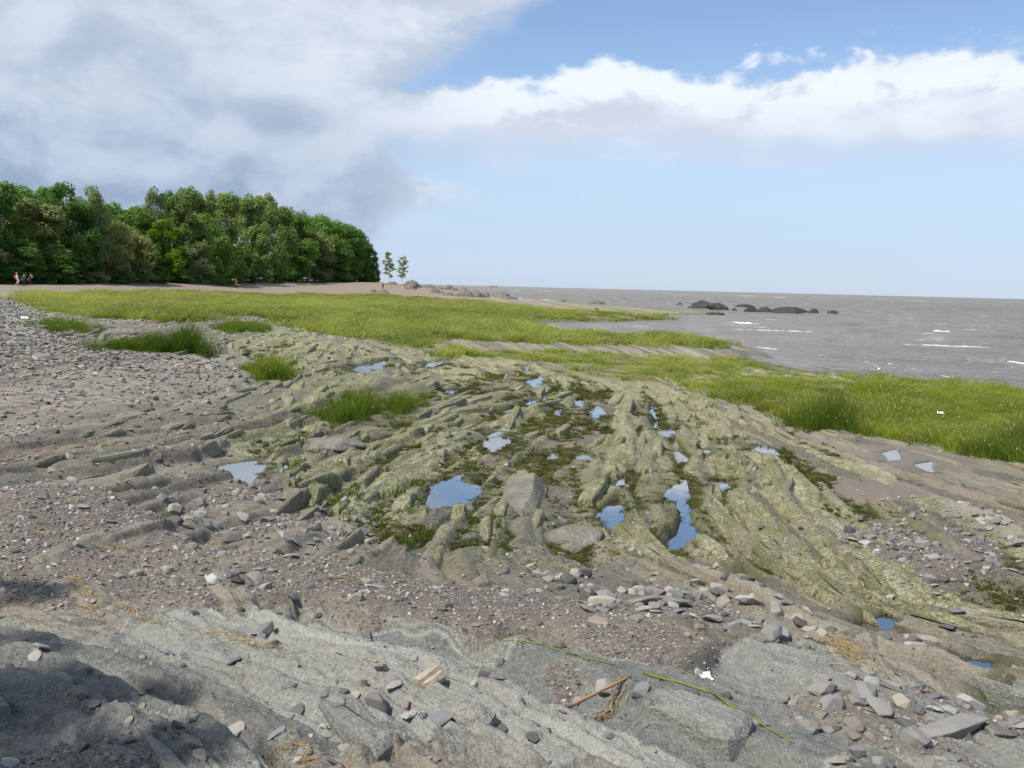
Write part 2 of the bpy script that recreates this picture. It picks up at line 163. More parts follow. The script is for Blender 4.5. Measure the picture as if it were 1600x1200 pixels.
# ------------------------------------------------------------------ layout of the shore, in metres
FT={'CP': [(-1.614,3.24,1.42),(-0.802,3.283,1.42),(0.032,3.412,1.38),(0.953,3.629,1.3),(2.065,4.004,1.15),(-2.22,4.48,1.4),(-1.143,4.674,1.36),(0.031,5.078,1.25),(1.425,5.557,1.12),(3.128,6.174,0.95),(-2.766,5.597,1.36),(-1.484,6.067,1.26),(0.031,6.771,1.1),(1.922,7.58,0.92),(4.12,8.203,0.8),(-3.585,7.273,1.33),(-2.482,8.088,1.18),(-1.097,9.074,1.0),(0.662,10.194,0.8),(2.705,10.795,0.72),(5.778,11.606,0.62),(-4.918,10.003,1.33),(-3.587,11.7,1.1),(-1.657,13.622,0.85),(0.967,15.332,0.65),(4.163,16.809,0.5),(9.167,18.574,0.35),(-7.566,15.432,1.38),(-5.793,18.912,1.1),(-2.872,23.447,0.75),(1.673,27.334,0.5),(6.471,30.213,0.35),(9.95,32.528,0.22),(-10.551,21.548,1.4),(-8.558,27.949,1.05),(-4.329,35.228,0.7),(2.558,42.425,0.42),(7.128,46.947,0.25),(-17.344,35.467,1.45),(-17.254,43.402,1.2),(-15.754,51.473,0.98),(-8.22,66.686,0.68),(12.69,57.233,0.06),(6.755,55.86,0.3),(9.826,57.894,0.2),(2.558,61.694,0.35),(-3.872,62.198,0.55),(5.276,88.628,-0.12),(10.998,91.28,-0.3),(16.604,91.487,-0.45),(2.57,88.509,-0.02),(6.081,102.56,0.2),(12.891,107.272,0.1),(-2.514,96.814,0.45),(8.692,147.273,0.32),(17.222,143.651,0.25),(24.139,138.166,0.12),(25.164,126.256,-0.4),(8.545,46.831,0.12),(10.381,42.554,0.03),(10.351,37.657,0.1),(13.233,36.069,0.06),(14.519,33.894,0.08),(15.917,32.49,0.05),(14.547,47.707,-0.2),(17.896,45.098,-0.2),(20.243,41.392,-0.25),(14.251,58.572,-0.3),(25.396,69.568,-0.5),(34.804,71.451,-0.6),(30.692,101.186,-0.7),(92.292,190.299,-0.8),(40.056,147.109,-0.7),(9.638,26.157,0.16),(11.679,23.748,0.2),(6.737,24.361,0.3),(-75.048,139.796,1.6),(-86.872,161.823,2.0),(-72.826,149.172,1.733),(-83.794,171.638,2.133),(-67.499,162.542,1.971),(-77.087,185.63,2.371),(-64.719,176.509,2.124),(-73.325,199.981,2.524),(-62.602,204.639,2.387),(-69.916,228.545,2.787),(-64.091,241.645,2.457),(-70.5,265.81,2.857),(-60.206,265.253,2.581),(-65.739,289.633,2.981),(-55.948,284.552,2.769),(-60.771,309.082,3.169),(-48.72,304.122,3.029),(-52.674,328.808,3.429),(-41.335,318.328,3.269),(-44.554,343.119,3.669),(-35.546,295.872,3.1),(-31.501,293.313,3.1),(-26.856,283.732,2.5),(-22.354,279.106,2.1),(-17.508,277.448,1.8),(-12.201,271.726,1.3),(-7.101,265.905,0.8),(-2.195,257.991,0.15),(-31.686,318.427,0.8),(-19.838,314.375,0.0),(-8.009,299.893,-0.6),(-60.5,220.0,1.35),(-63.0,133.0,1.36),(-65.0,105.0,1.25),(-56.0,165.0,1.15),(-51.0,190.0,1.0),(-45.0,215.0,1.0),(-30.0,250.0,1.2),(-20.0,235.0,0.8),(-38.0,270.0,1.8),(-38.0,200.0,0.75),(-14.0,215.0,0.5),(5.0,215.0,0.25),(12.0,195.0,0.2),(30.0,260.0,-0.8),(20.0,205.0,-0.2),(60.0,200.0,-0.9),(60.0,120.0,-0.9),(40.0,60.0,-0.9),(26.0,40.0,-0.5),(-40.0,400.0,0.5),(0.0,400.0,-1.0),(-90.0,400.0,3.0),(-30.0,60.0,1.5),(-30.0,30.0,1.55),(-12.0,12.0,1.45),(-8.0,4.0,1.55),(0.0,1.5,1.42),(6.0,2.0,1.0),(12.0,6.0,0.5),(20.0,15.0,0.0),(-40.0,90.0,1.3),(60.0,30.0,-1.0)],'SP': [(-4.52,9.18,-4.5),(-4.29,10.76,-4.5),(-4.02,13.12,-4.5),(-3.62,15.56,-4.5),(-3.78,20.55,-4.5),(-4.45,31.52,-4.5),(-2.34,9.33,-2.6),(-2.27,11.59,-2.6),(-2.04,13.96,-2.6),(-1.17,19.24,-2.6),(0.52,28.54,-2.6),(-1.09,7.47,-0.9),(-0.88,10.49,-0.9),(-0.49,13.87,-0.9),(0.35,18.28,-0.9),(1.32,23.8,-0.9),(0.13,7.87,0.3),(0.39,11.71,0.3),(0.77,15.25,0.3),(1.62,20.14,0.3),(2.39,26.02,0.3),(1.92,7.58,2.0),(1.86,9.53,2.0),(2.09,12.38,2.0),(2.56,16.14,2.0),(3.15,22.22,2.0),(2.84,29.06,2.0),(1.86,34.08,2.0),(2.6,6.63,3.4),(2.69,8.56,3.4),(2.92,11.69,3.4),(3.6,16.58,3.4),(4.06,22.77,3.4),(5.78,11.61,5.8),(5.39,14.47,5.8),(5.02,18.91,5.8),(4.95,26.01,5.8),(4.29,35.17,5.8),(0.84,6.5,0.3),(1.43,5.57,0.3),(1.91,4.96,0.3),(2.24,4.47,0.3),(-2.39,4.82,-2.3),(-1.89,4.7,-2.3),(-1.31,4.26,-2.3),(-0.72,3.69,-2.3),(-0.39,3.34,-2.3),(-1.93,3.88,-3.0),(-1.57,3.73,-3.0),(-1.18,3.47,-3.0),(-0.97,3.28,-3.0),(-1.11,5.2,-1.0),(-0.27,4.74,-1.0),(0.3,4.22,-1.0),(0.72,3.63,-1.0),(2.18,6.48,2.0),(2.53,5.86,2.0),(2.78,5.46,2.0)],'GRASS': {'meadow': [(-29.13,60.75),(-36.17,80.01),(-49.24,118.52),(-52.14,155.0),(-46.38,189.16),(-30.95,209.27),(-11.68,186.16),(4.36,125.4),(15.29,115.6),(15.71,108.68),(9.04,94.23),(2.55,87.93),(4.08,68.27),(9.44,67.87),(13.45,60.67),(10.45,52.13),(4.63,47.82),(-0.04,44.23),(-2.82,45.4),(-3.56,36.2),(-6.04,40.97),(-10.39,51.33),(-15.34,59.62),(-15.07,49.24),(-16.4,44.68),(-19.88,46.46),(-24.94,55.15)],'strip': [(-3.56,36.2),(-0.95,37.83),(2.03,42.31),(5.09,41.89),(7.88,41.7),(9.82,42.36),(6.75,36.87),(3.15,32.28),(1.84,30.15),(1.64,33.89),(-0.02,34.9),(-2.11,34.19)],'mid': [(1.99,32.75),(3.48,35.73),(6.4,36.16),(5.27,30.79),(3.63,28.21),(2.4,30.28)],'right': [(4.83,28.19),(6.48,30.26),(9.58,31.31),(12.94,35.26),(14.87,34.72),(16.24,31.56),(15.04,27.85),(8.16,14.98),(7.84,15.85),(7.25,16.75),(6.96,18.8),(6.38,19.53),(5.56,20.51),(5.62,24.05),(4.71,25.56)],'c_left': [(-14.61,32.72),(-15.2,35.51),(-13.88,34.37),(-13.15,31.15),(-13.63,30.94)],'c_long': [(-9.97,24.37),(-10.26,27.93),(-9.2,30.04),(-7.68,26.78),(-8.2,26.24),(-9.36,25.47)],'c_small': [(-12.17,43.66),(-11.92,48.63),(-10.46,42.89),(-10.92,39.79)],'c_tuft': [(-5.86,22.92),(-5.53,25.09),(-4.56,21.17),(-4.76,20.47),(-5.33,21.5)],'c_center': [(-3.29,16.19),(-2.95,17.23),(-2.31,18.88),(-1.95,20.57),(-1.74,18.52),(-2.22,16.5),(-2.43,15.28),(-2.96,15.61)],'c_right': [(5.52,20.36),(6.7,22.23),(7.47,22.07),(6.45,19.19),(5.8,19.19)],'c_edge': [(7.13,16.96),(8.38,18.34),(9.46,18.24),(8.11,15.6),(7.6,16.18)],'wet1': [(6.75,36.87),(10.98,45.04),(10.61,42.43),(7.17,35.59)],'wet2': [(12.38,38.23),(15.58,36.39),(14.0,33.65),(11.49,34.8)],'flat': [(2.02,41.91),(4.99,41.03),(10.85,46.89),(12.06,37.24),(14.87,34.72),(9.01,29.43),(4.76,27.77),(1.77,28.98)],'yellow': [(5.24,29.52),(7.82,33.68),(10.38,33.95),(9.04,30.77),(6.29,29.37)]},'ZONE': {'sand': [[(-4.26,8.05),(-3.49,8.36),(-2.87,7.78),(-2.51,7.16),(-1.99,6.89),(-1.59,6.86),(-0.97,6.7),(-0.61,6.43),(-0.13,6.54),(0.15,6.51),(0.41,6.14),(0.76,5.84),(1.09,5.65),(1.34,5.49),(0.94,5.2),(0.61,5.12),(0.2,5.27),(-0.29,5.16),(-0.53,5.0),(-0.89,5.25),(-1.18,5.22),(-1.53,4.98),(-1.9,4.96),(-2.31,5.05),(-2.69,5.05)],[(-0.72,3.29),(-0.72,3.72),(-0.57,3.96),(-0.37,4.26),(-0.07,4.12),(-0.21,3.85),(-0.33,3.54),(-0.5,3.51),(-0.55,3.27)],[(-1.65,3.49),(-1.64,3.79),(-1.57,3.9),(-1.28,3.79),(-1.07,3.47),(-1.11,3.22),(-1.44,3.21)],[(1.15,4.66),(1.69,4.97),(2.04,4.91),(2.53,4.71),(2.13,3.93),(1.05,3.58),(1.08,4.13)],[(0.09,4.98),(0.68,5.17),(0.9,4.94),(0.62,4.69),(0.33,4.76)]],'rubblebed': [[(0.17,7.48),(0.48,7.19),(0.71,6.76),(1.25,7.0),(1.65,6.83),(1.82,6.34),(2.0,5.94),(1.39,5.41),(1.05,5.79),(0.62,5.9),(0.34,6.14),(0.11,6.64)],[(-3.15,9.68),(-2.39,10.27),(-1.76,8.99),(-1.2,9.01),(-1.05,7.21),(-1.63,6.65),(-2.56,7.57),(-2.96,8.03)],[(2.9,9.63),(4.16,11.12),(6.36,12.18),(4.63,8.8),(3.44,8.04),(3.07,8.41)]],'mud': [[(3.99,13.1),(5.1,13.7),(5.71,13.14),(5.42,11.94),(4.54,11.21),(3.93,11.46)],[(6.22,18.32),(7.28,18.72),(7.52,16.9),(7.91,15.22),(7.32,14.06),(6.73,14.69),(5.58,14.06),(5.62,15.37)]],'gravel': [[(-31.06,57.81),(-32.34,67.03),(-23.44,51.84),(-14.94,33.47),(-10.18,25.21),(-7.42,25.78),(-5.47,21.25),(-4.88,16.96),(-5.23,14.22),(-5.37,12.88),(-4.86,10.69),(-5.18,9.58)]],'algae': [[(-2.02,10.03),(-1.16,8.01),(-0.41,7.04),(0.33,7.98),(0.74,8.81),(1.51,7.93),(1.99,6.96),(2.4,6.31),(3.49,6.49),(4.69,8.82),(5.39,13.36),(5.01,18.02),(5.08,27.61),(2.02,33.3),(-4.56,37.07),(-14.06,57.37),(-11.46,38.99),(-6.82,27.83),(-4.45,21.36),(-3.57,12.39),(-2.62,10.19)],[(-3.5,35.53),(2.1,43.68),(5.5,45.33),(11.5,49.7),(12.38,38.23),(15.84,35.96),(13.45,31.37),(4.64,27.05),(1.77,28.98),(-2.07,33.55)],[(4.26,149.09),(21.53,179.72),(30.17,156.41),(22.89,126.53),(15.57,112.51),(6.34,106.97)]],'slab': [[(-2.74,5.04),(-1.99,4.97),(-1.12,5.26),(-0.29,5.1),(1.05,5.42),(1.99,5.66),(2.14,4.77),(2.22,4.05),(2.0,3.64),(-1.63,2.96)]]},'LOW': [(2.09,6.71),(2.74,6.99),(3.53,6.5),(2.66,4.83),(2.3,5.3),(1.89,5.69)],'POOLS': [[(0.89,10.41),(1.06,10.98),(1.22,11.2),(1.07,9.72),(0.92,9.59)],[(1.59,11.02),(1.83,11.64),(2.13,12.62),(1.81,10.47),(1.77,9.24),(1.69,8.54),(1.51,8.63),(1.37,8.95),(1.37,9.3),(1.54,9.7),(1.71,10.33),(1.72,11.07)],[(1.72,7.75),(1.78,7.71),(1.78,7.35),(1.71,7.32)],[(-0.86,10.2),(-0.79,11.43),(-0.52,11.95),(-0.52,11.42),(-0.33,11.34),(-0.39,10.64),(-0.61,9.87),(-0.8,9.73)],[(-0.4,15.41),(-0.16,16.4),(0.1,15.8),(-0.25,14.46)],[(-3.13,11.02),(-2.76,11.41),(-2.56,10.95),(-2.49,10.01),(-2.78,10.3)],[(-4.47,26.51),(-4.09,29.47),(-3.77,31.67),(-3.28,27.04),(-3.78,25.91)],[(0.3,27.75),(0.72,29.58),(0.79,27.69),(0.64,26.08),(0.37,26.43)],[(0.09,21.37),(0.52,23.83),(0.72,23.38),(0.56,22.27),(0.16,20.78)],[(-0.29,20.47),(0.01,21.17),(0.05,20.36),(-0.19,19.83)],[(1.13,25.24),(1.31,26.0),(1.33,24.53),(1.14,23.94)],[(0.25,32.68),(0.54,33.55),(0.43,31.0)],[(1.44,23.57),(1.65,24.0),(1.53,22.39),(1.4,22.02)],[(1.59,20.92),(1.85,22.2),(1.9,20.89),(1.56,19.99)],[(3.05,23.19),(3.15,22.87),(2.97,20.93),(2.87,20.0),(2.59,18.74),(2.57,19.03),(2.86,20.66),(2.91,21.83)],[(2.62,18.38),(2.91,19.02),(3.17,19.46),(3.02,18.6),(2.63,17.86)],[(-0.48,16.27),(-0.17,17.0),(-0.06,16.65),(-0.36,16.03)],[(3.52,17.53),(3.88,17.94),(3.69,17.19),(3.39,16.82)],[(2.55,15.89),(3.12,16.39),(2.8,15.1),(2.44,14.96)],[(3.78,16.5),(4.13,17.36),(4.25,16.62),(4.02,15.93),(3.83,16.01)],[(2.45,12.64),(2.71,13.14),(2.76,12.62),(2.64,12.3),(2.45,12.34)],[(5.94,16.55),(6.24,16.83),(5.91,15.8),(5.74,15.76)],[(6.04,15.25),(6.33,15.53),(5.97,14.59)],[(2.04,6.19),(2.34,6.63),(2.52,6.65),(2.51,6.31),(2.34,6.07),(2.24,6.21)],[(2.45,5.57),(2.67,5.73),(2.72,5.55),(2.53,5.36)],[(2.38,4.91),(2.69,5.02),(2.55,4.75),(2.38,4.81)],[(0.52,14.7),(0.65,14.97),(0.66,14.39),(0.53,14.21)],[(0.85,14.49),(1.08,14.86),(1.06,14.29),(0.86,14.14)],[(1.1,12.39),(1.44,13.04),(1.44,12.34),(1.13,11.86)],[(-1.58,23.56),(-1.23,25.09),(-1.06,24.17),(-1.4,22.91)],[(0.75,20.73),(0.96,21.6),(0.98,20.64),(0.78,20.04)],[(-1.82,16.58),(-1.68,17.2),(-1.57,16.64),(-1.74,16.03)],[(-2.82,29.84),(-2.3,33.98),(-2.14,32.25),(-2.56,28.76)]],'TREES': [(-75.4,138.1,1.58,13.7,5.1,'dark'),(-74.0,144.5,1.66,13.8,4.8,'olive'),(-72.5,150.1,1.75,14.2,4.2,'dark'),(-70.5,155.6,1.84,11.9,4.7,'olive'),(-68.6,160.1,1.92,14.4,3.3,'dark'),(-67.3,163.9,1.96,12.4,3.4,'dark'),(-66.9,166.4,1.98,14.8,3.0,'grey'),(-66.1,170.4,2.02,10.8,4.6,'olive'),(-64.7,177.9,2.08,8.6,4.3,'olive'),(-63.9,192.8,2.19,11.4,3.9,'bright'),(-63.0,201.8,2.27,16.6,4.7,'poplar'),(-63.5,218.9,1.91,14.2,4.5,'mid'),(-64.0,233.3,2.22,19.4,5.4,'poplar'),(-62.7,251.4,2.46,19.0,4.9,'poplar'),(-60.2,265.3,2.55,20.6,5.8,'poplar'),(-57.1,279.9,2.69,18.1,5.1,'mid'),(-54.6,288.5,2.83,14.9,5.6,'olive'),(-51.9,296.0,2.97,17.6,5.8,'mid'),(-48.3,305.0,3.13,15.9,5.6,'mid'),(-45.9,309.8,3.2,13.9,4.2,'dark'),(-43.7,314.1,3.18,10.9,3.1,'dark'),(-42.1,316.9,3.08,7.3,1.9,'dark'),(-69.7,147.4,1.67,6.2,3.6,'mid'),(-67.2,154.0,1.75,4.8,3.2,'mid'),(-61.1,199.9,2.11,7.9,3.7,'grey'),(-62.6,224.6,1.83,7.5,3.8,'bright2'),(-60.8,251.0,2.35,9.8,4.6,'poplar'),(-49.5,295.3,2.97,7.7,4.7,'mid'),(-81.4,153.3,1.85,13.0,4.7,'mid'),(-79.5,159.9,1.95,13.5,4.9,'mid'),(-77.4,165.7,2.07,14.2,4.5,'mid'),(-75.4,170.3,2.16,14.1,4.2,'dark'),(-73.2,174.9,2.23,13.4,4.3,'mid'),(-70.5,186.1,2.34,13.2,4.5,'mid'),(-69.3,193.9,2.4,13.3,4.3,'mid'),(-68.8,200.4,2.5,16.5,2.9,'grey'),(-68.2,207.2,2.54,16.7,2.8,'dark'),(-71.8,192.6,2.43,14.5,1.1,'conifer'),(-71.2,195.5,2.46,14.1,1.0,'conifer'),(-71.0,199.2,2.51,14.1,1.1,'conifer'),(-67.0,223.5,2.34,17.5,4.9,'poplar'),(-67.6,237.4,2.59,18.7,5.2,'poplar'),(-67.4,257.1,2.73,19.9,5.3,'poplar'),(-64.7,272.1,2.77,19.8,5.6,'poplar'),(-62.0,284.7,2.86,19.4,5.9,'mid'),(-58.7,298.3,3.02,17.7,5.5,'mid'),(-55.9,305.8,3.13,18.6,5.6,'mid'),(-52.3,314.7,3.32,17.3,5.4,'dark'),(-49.0,321.7,3.41,15.2,4.7,'mid'),(-47.0,325.4,3.4,12.7,3.6,'mid'),(-71.8,180.8,2.3,12.8,4.4,'dark'),(-67.7,210.9,2.49,14.0,4.6,'dark'),(-69.0,198.1,2.46,11.2,4.3,'dark'),(-61.1,288.6,2.9,15.8,6.0,'dark')],'NFRONT': 28,'SHRUBS': [(-69.8,145.1,1.63,2.82,2.65),(-67.9,150.4,1.69,2.55,2.38),(-65.9,155.3,1.74,2.46,2.27),(-64.4,161.8,1.8,1.96,1.97),(-63.0,169.1,1.83,2.48,2.27),(-62.2,183.4,1.97,3.28,1.9),(-61.7,209.9,1.99,3.04,2.56),(-62.5,234.7,2.13,2.57,2.29),(-58.9,259.4,2.4,2.58,2.53),(-61.7,242.6,2.27,2.72,2.66),(-55.7,274.8,2.55,2.37,2.68),(-52.6,285.2,2.74,3.08,3.13),(-47.1,299.6,3.07,2.36,2.92),(-43.6,306.7,3.13,2.09,2.24),(-61.5,193.3,2.04,2.24,2.12),(-62.5,176.4,1.92,1.87,1.72),(-65.9,219.7,2.2,2.36,2.95),(-66.5,236.3,2.5,2.28,3.17),(-64.7,263.7,2.68,2.21,3.22),(-67.1,201.4,2.47,1.79,2.46),(-60.7,282.7,2.81,2.08,3.45),(-53.0,307.5,3.17,1.83,3.75)],'BIRCH': [(-34.5,290.0,3.0,8.6,1.59),(-30.6,288.4,2.81,7.6,1.41)],'BOULD': [(-26.08,272.41,3.65,1.49),(-25.54,261.83,2.24,0.8),(-22.05,275.88,3.03,0.84),(-19.06,271.45,1.49,0.66),(-17.27,274.46,2.34,1.0),(-15.77,274.55,1.67,0.67),(-18.57,245.62,1.95,1.05),(-16.78,243.44,1.04,0.45),(-14.26,231.51,2.12,0.71),(-13.43,274.67,3.01,0.84),(-10.35,226.12,3.58,1.1),(-7.99,233.56,3.13,1.28),(-6.34,240.75,1.76,0.88),(-3.8,257.17,4.08,1.1),(-1.15,229.78,2.52,0.56),(-31.24,234.28,1.43,0.71),(-28.14,225.46,1.92,0.96),(-32.63,281.72,2.4,0.69),(9.8,209.74,1.28,0.51),(16.01,204.27,2.99,0.75),(10.33,132.6,0.81,0.32),(7.31,54.93,0.74,0.2),(8.72,58.31,0.57,0.21)],'OFF': [(32.8,182.19,4.22,1.22),(34.11,173.62,3.18,1.06),(34.53,165.0,0.91,0.5),(44.19,201.36,3.68,0.74),(36.57,162.89,2.38,0.89),(38.04,160.31,2.93,0.88),(40.47,155.04,5.29,1.04),(43.96,154.69,2.45,0.85),(46.65,153.64,2.44,0.75),(25.76,134.74,2.46,0.41),(33.77,214.55,1.83,0.52),(17.22,37.3,1.23,0.2)],'CREST': [(21.0,104.5,23.7,99.3,0.3),(24.9,95.2,26.6,91.9,0.22),(27.6,91.1,29.8,88.4,0.25),(26.3,78.5,26.7,74.8,0.3),(36.4,92.3,37.2,88.9,0.45),(24.1,61.9,24.7,59.6,0.38),(20.4,54.6,22.1,51.7,0.3),(22.1,51.7,24.3,48.6,0.34),(16.5,46.4,16.8,45.0,0.3),(16.5,40.4,16.4,38.6,0.3),(13.5,58.6,14.3,55.4,0.2),(15.9,47.8,16.0,46.3,0.18),(14.7,39.8,15.2,38.8,0.18),(11.2,41.9,12.1,39.7,0.12),(21.9,46.3,22.4,45.4,0.2),(31.1,337.0,31.7,305.1,0.4),(6.0,254.6,9.7,238.5,0.3),(16.4,418.9,18.4,395.3,0.3),(37.9,333.7,38.5,303.8,0.25),(-13.8,523.6,-3.4,422.4,0.35),(-3.2,389.2,2.3,327.7,0.35),(-0.5,268.0,5.4,241.6,0.3),(57.3,163.3,56.8,155.8,0.25),(57.1,149.6,58.0,147.3,0.2),(56.5,183.2,56.4,178.5,0.2),(30.8,72.3,31.6,70.2,0.15)],'STONES': [(-2.06,5.722,0.077,'cream'),(-1.61,5.62,0.075,'white'),(-1.525,5.724,0.07,'dark'),(-1.425,5.796,0.099,'pale'),(-1.305,5.576,0.075,'pale'),(-1.154,5.489,0.107,'grey'),(-2.254,7.1,0.113,'tan'),(-1.961,7.143,0.087,'pale'),(-2.028,6.606,0.081,'grey'),(-1.784,6.438,0.055,'blue'),(-1.354,6.491,0.111,'tan'),(-1.518,6.662,0.122,'grey'),(-0.959,4.928,0.072,'brown'),(-0.877,4.905,0.078,'pale'),(-1.124,4.778,0.093,'grey'),(-1.623,3.321,0.057,'white'),(-0.781,3.839,0.07,'dark'),(-0.68,3.434,0.054,'grey'),(-0.801,5.446,0.086,'cream'),(-0.724,5.801,0.096,'tan'),(-0.799,5.869,0.079,'tan'),(-0.59,5.95,0.047,'cream'),(-0.394,5.955,0.076,'pale'),(-0.597,5.483,0.04,'grey'),(-0.334,5.392,0.072,'grey'),(-0.154,5.172,0.063,'salmon'),(-0.152,6.517,0.127,'tan'),(0.164,7.632,0.102,'cream'),(0.246,7.198,0.114,'tan'),(0.367,6.913,0.143,'cream'),(0.481,7.213,0.088,'tan'),(0.514,6.852,0.042,'cream'),(0.484,6.028,0.14,'brown'),(0.508,5.769,0.155,'salmon'),(0.889,6.18,0.09,'pale'),(0.442,4.498,0.088,'pale'),(0.315,4.508,0.06,'cream'),(-0.426,3.91,0.062,'pale'),(-0.467,3.752,0.087,'brown'),(-0.373,3.805,0.046,'salmon'),(-0.251,3.815,0.051,'pale'),(-0.344,3.708,0.059,'pale'),(-0.088,4.183,0.066,'grey'),(-0.25,3.702,0.104,'blue'),(-0.606,3.761,0.069,'tan'),(0.829,6.38,0.226,'brown'),(1.057,6.433,0.235,'brown'),(1.402,6.86,0.092,'pale'),(1.554,5.716,0.084,'cream'),(2.06,5.994,0.088,'tan'),(1.814,4.794,0.105,'tan'),(1.888,4.472,0.087,'white'),(1.765,4.522,0.088,'cream'),(1.623,4.403,0.113,'pale'),(1.875,4.282,0.287,'pale'),(2.133,4.778,0.117,'grey'),(1.62,4.663,0.085,'green'),(2.484,5.304,0.071,'pale'),(1.805,5.06,0.105,'green'),(1.672,3.905,0.076,'salmon'),(1.329,4.188,0.077,'grey'),(1.41,4.109,0.075,'tan'),(2.072,4.239,0.114,'brown'),(1.896,4.084,0.1,'pale'),(1.653,4.062,0.109,'grey'),(2.233,4.434,0.108,'pale'),(2.465,5.969,0.124,'cream'),(2.526,5.891,0.079,'tan'),(2.112,5.715,0.091,'grey'),(1.377,6.524,0.119,'tan'),(1.511,6.392,0.156,'pale'),(1.218,6.017,0.147,'pale'),(1.662,6.279,0.115,'grey'),(1.739,6.058,0.126,'dark'),(0.799,4.346,0.069,'dark'),(0.964,4.415,0.065,'dark'),(-2.304,7.584,0.111,'dark'),(-1.618,8.037,0.098,'pale'),(-2.286,8.888,0.119,'cream'),(-2.876,10.312,0.088,'cream'),(-3.04,10.119,0.099,'pale'),(-3.159,10.0,0.11,'pale'),(-1.626,8.893,0.108,'grey'),(-1.457,9.219,0.112,'pale'),(-0.626,10.567,0.142,'dark'),(-0.583,10.083,0.098,'tan'),(1.549,9.046,0.121,'tan'),(1.656,8.481,0.083,'pale'),(1.649,8.975,0.099,'grey')],'RUBBLE': {'band': [(0.17,7.6),(0.48,7.24),(0.71,6.81),(1.25,7.0),(1.66,6.88),(1.83,6.37),(2.02,5.97),(1.4,5.44),(1.05,5.79),(0.62,5.9),(0.34,6.14),(0.11,6.7)],'corner': [(1.3,4.68),(1.69,4.97),(2.07,4.97),(2.58,4.81),(2.13,3.93),(1.18,3.63),(1.18,4.02)],'midleft': [(-3.15,9.68),(-2.39,10.27),(-1.76,8.99),(-1.2,9.01),(-1.05,7.21),(-1.66,6.76),(-2.56,7.57),(-2.96,8.03)],'shingle': [(2.9,9.63),(4.16,11.12),(6.36,12.18),(4.56,8.66),(3.39,7.92),(3.02,8.27)],'rightpool': [(2.7,6.66),(3.44,6.48),(2.78,5.19),(2.35,5.44),(1.95,5.78)],'lowcentre': [(-0.71,3.89),(-0.38,4.12),(-0.13,3.74),(-0.32,3.49),(-0.57,3.37)],'lowleft': [(-1.65,3.49),(-1.57,3.9),(-1.28,3.79),(-1.07,3.47),(-1.11,3.22),(-1.44,3.21)],'grit': [(-4.14,7.81),(-3.49,8.36),(-2.87,7.78),(-1.99,6.89),(-0.97,6.7),(-0.13,6.54),(0.41,6.14),(1.09,5.65),(0.68,5.14),(-0.29,5.16),(-0.89,5.25),(-1.53,4.98),(-2.31,5.05),(-2.69,5.05)],'nook': [(0.34,8.28),(0.76,8.97),(1.11,8.64),(1.23,7.7),(0.9,7.31),(0.5,7.5)],'cobble': [(-31.06,57.81),(-32.34,67.03),(-23.44,51.84),(-14.94,33.47),(-10.18,25.21),(-7.42,25.78),(-5.38,21.4),(-4.81,16.7),(-5.12,13.91),(-5.19,12.45),(-4.67,10.27),(-5.0,9.24)],'ledge': [(-4.92,10.01),(-5.19,12.45),(-4.81,16.7),(-3.81,16.37),(-2.9,12.47),(-3.15,9.68),(-3.53,8.44),(-4.04,8.2)]},'WEDGE': [(0.103,9.893,0.852),(0.151,13.641,0.724),(-2.483,13.545,0.926),(0.553,8.399,0.925)],'P': {'person1': (-62.947,133.375,1.36),'person2': (-65.204,140.151,1.474),'child': (-58.357,220.026,1.398),'lone': (-32.018,255.202,1.39),'wood': (-0.31,4.095,1.355),'paper': (0.94,4.846,1.214),'bottle': (-17.319,37.276,1.394),'scrap': (9.047,22.004,0.256),'log': (-53.522,250.586,1.948),'drift': (-56.607,217.411,1.31)},'GULL': (12.47,35.58,0.5),'STRAW': {'a': [(-2.354,5.57,1.343),(-1.992,4.967,1.367)],'b': [(-3.125,6.67,1.325),(-2.597,6.196,1.317)],'c': [(-1.87,4.972,1.362),(-1.571,4.709,1.37)],'d': [(-1.394,4.63,1.37),(-1.162,4.519,1.371),(-0.919,4.313,1.374)],'e': [(-0.799,3.497,1.412),(-0.629,3.357,1.413)],'f': [(1.798,5.75,1.073),(1.858,5.543,1.082),(1.85,5.163,1.109)],'g': [(0.311,4.22,1.307),(0.538,4.47,1.272)],'h': [(-0.573,4.169,1.365),(-0.511,4.306,1.352)],'i': [(-2.547,6.313,1.306),(-2.244,6.346,1.285)],'j': [(-1.12,5.943,1.249),(-0.863,5.962,1.231)]},'REED': [[(-0.001,5.03,1.257),(0.187,4.952,1.252),(0.332,4.788,1.258),(0.5,4.657,1.259)],[(0.621,4.572,1.258),(0.767,4.488,1.255),(0.911,4.358,1.254),(1.029,4.154,1.258),(1.129,3.94,1.262)],[(0.254,4.161,1.315),(0.4,4.334,1.292),(0.559,4.528,1.266)],[(1.972,5.184,1.095),(1.968,4.999,1.107)]],'SHADE': [(-2.332,5.207,1.364,0.2),(-2.535,5.292,1.367,0.16),(-2.154,4.401,1.401,0.28),(-1.543,3.898,1.405,0.3),(-1.434,3.973,1.402,0.2),(-1.824,3.766,1.412,0.36),(-1.652,3.338,1.418,0.4),(-1.067,3.396,1.418,0.26),(-1.384,3.28,1.419,0.34)],'SHIP': (-53.2,2599.5)}
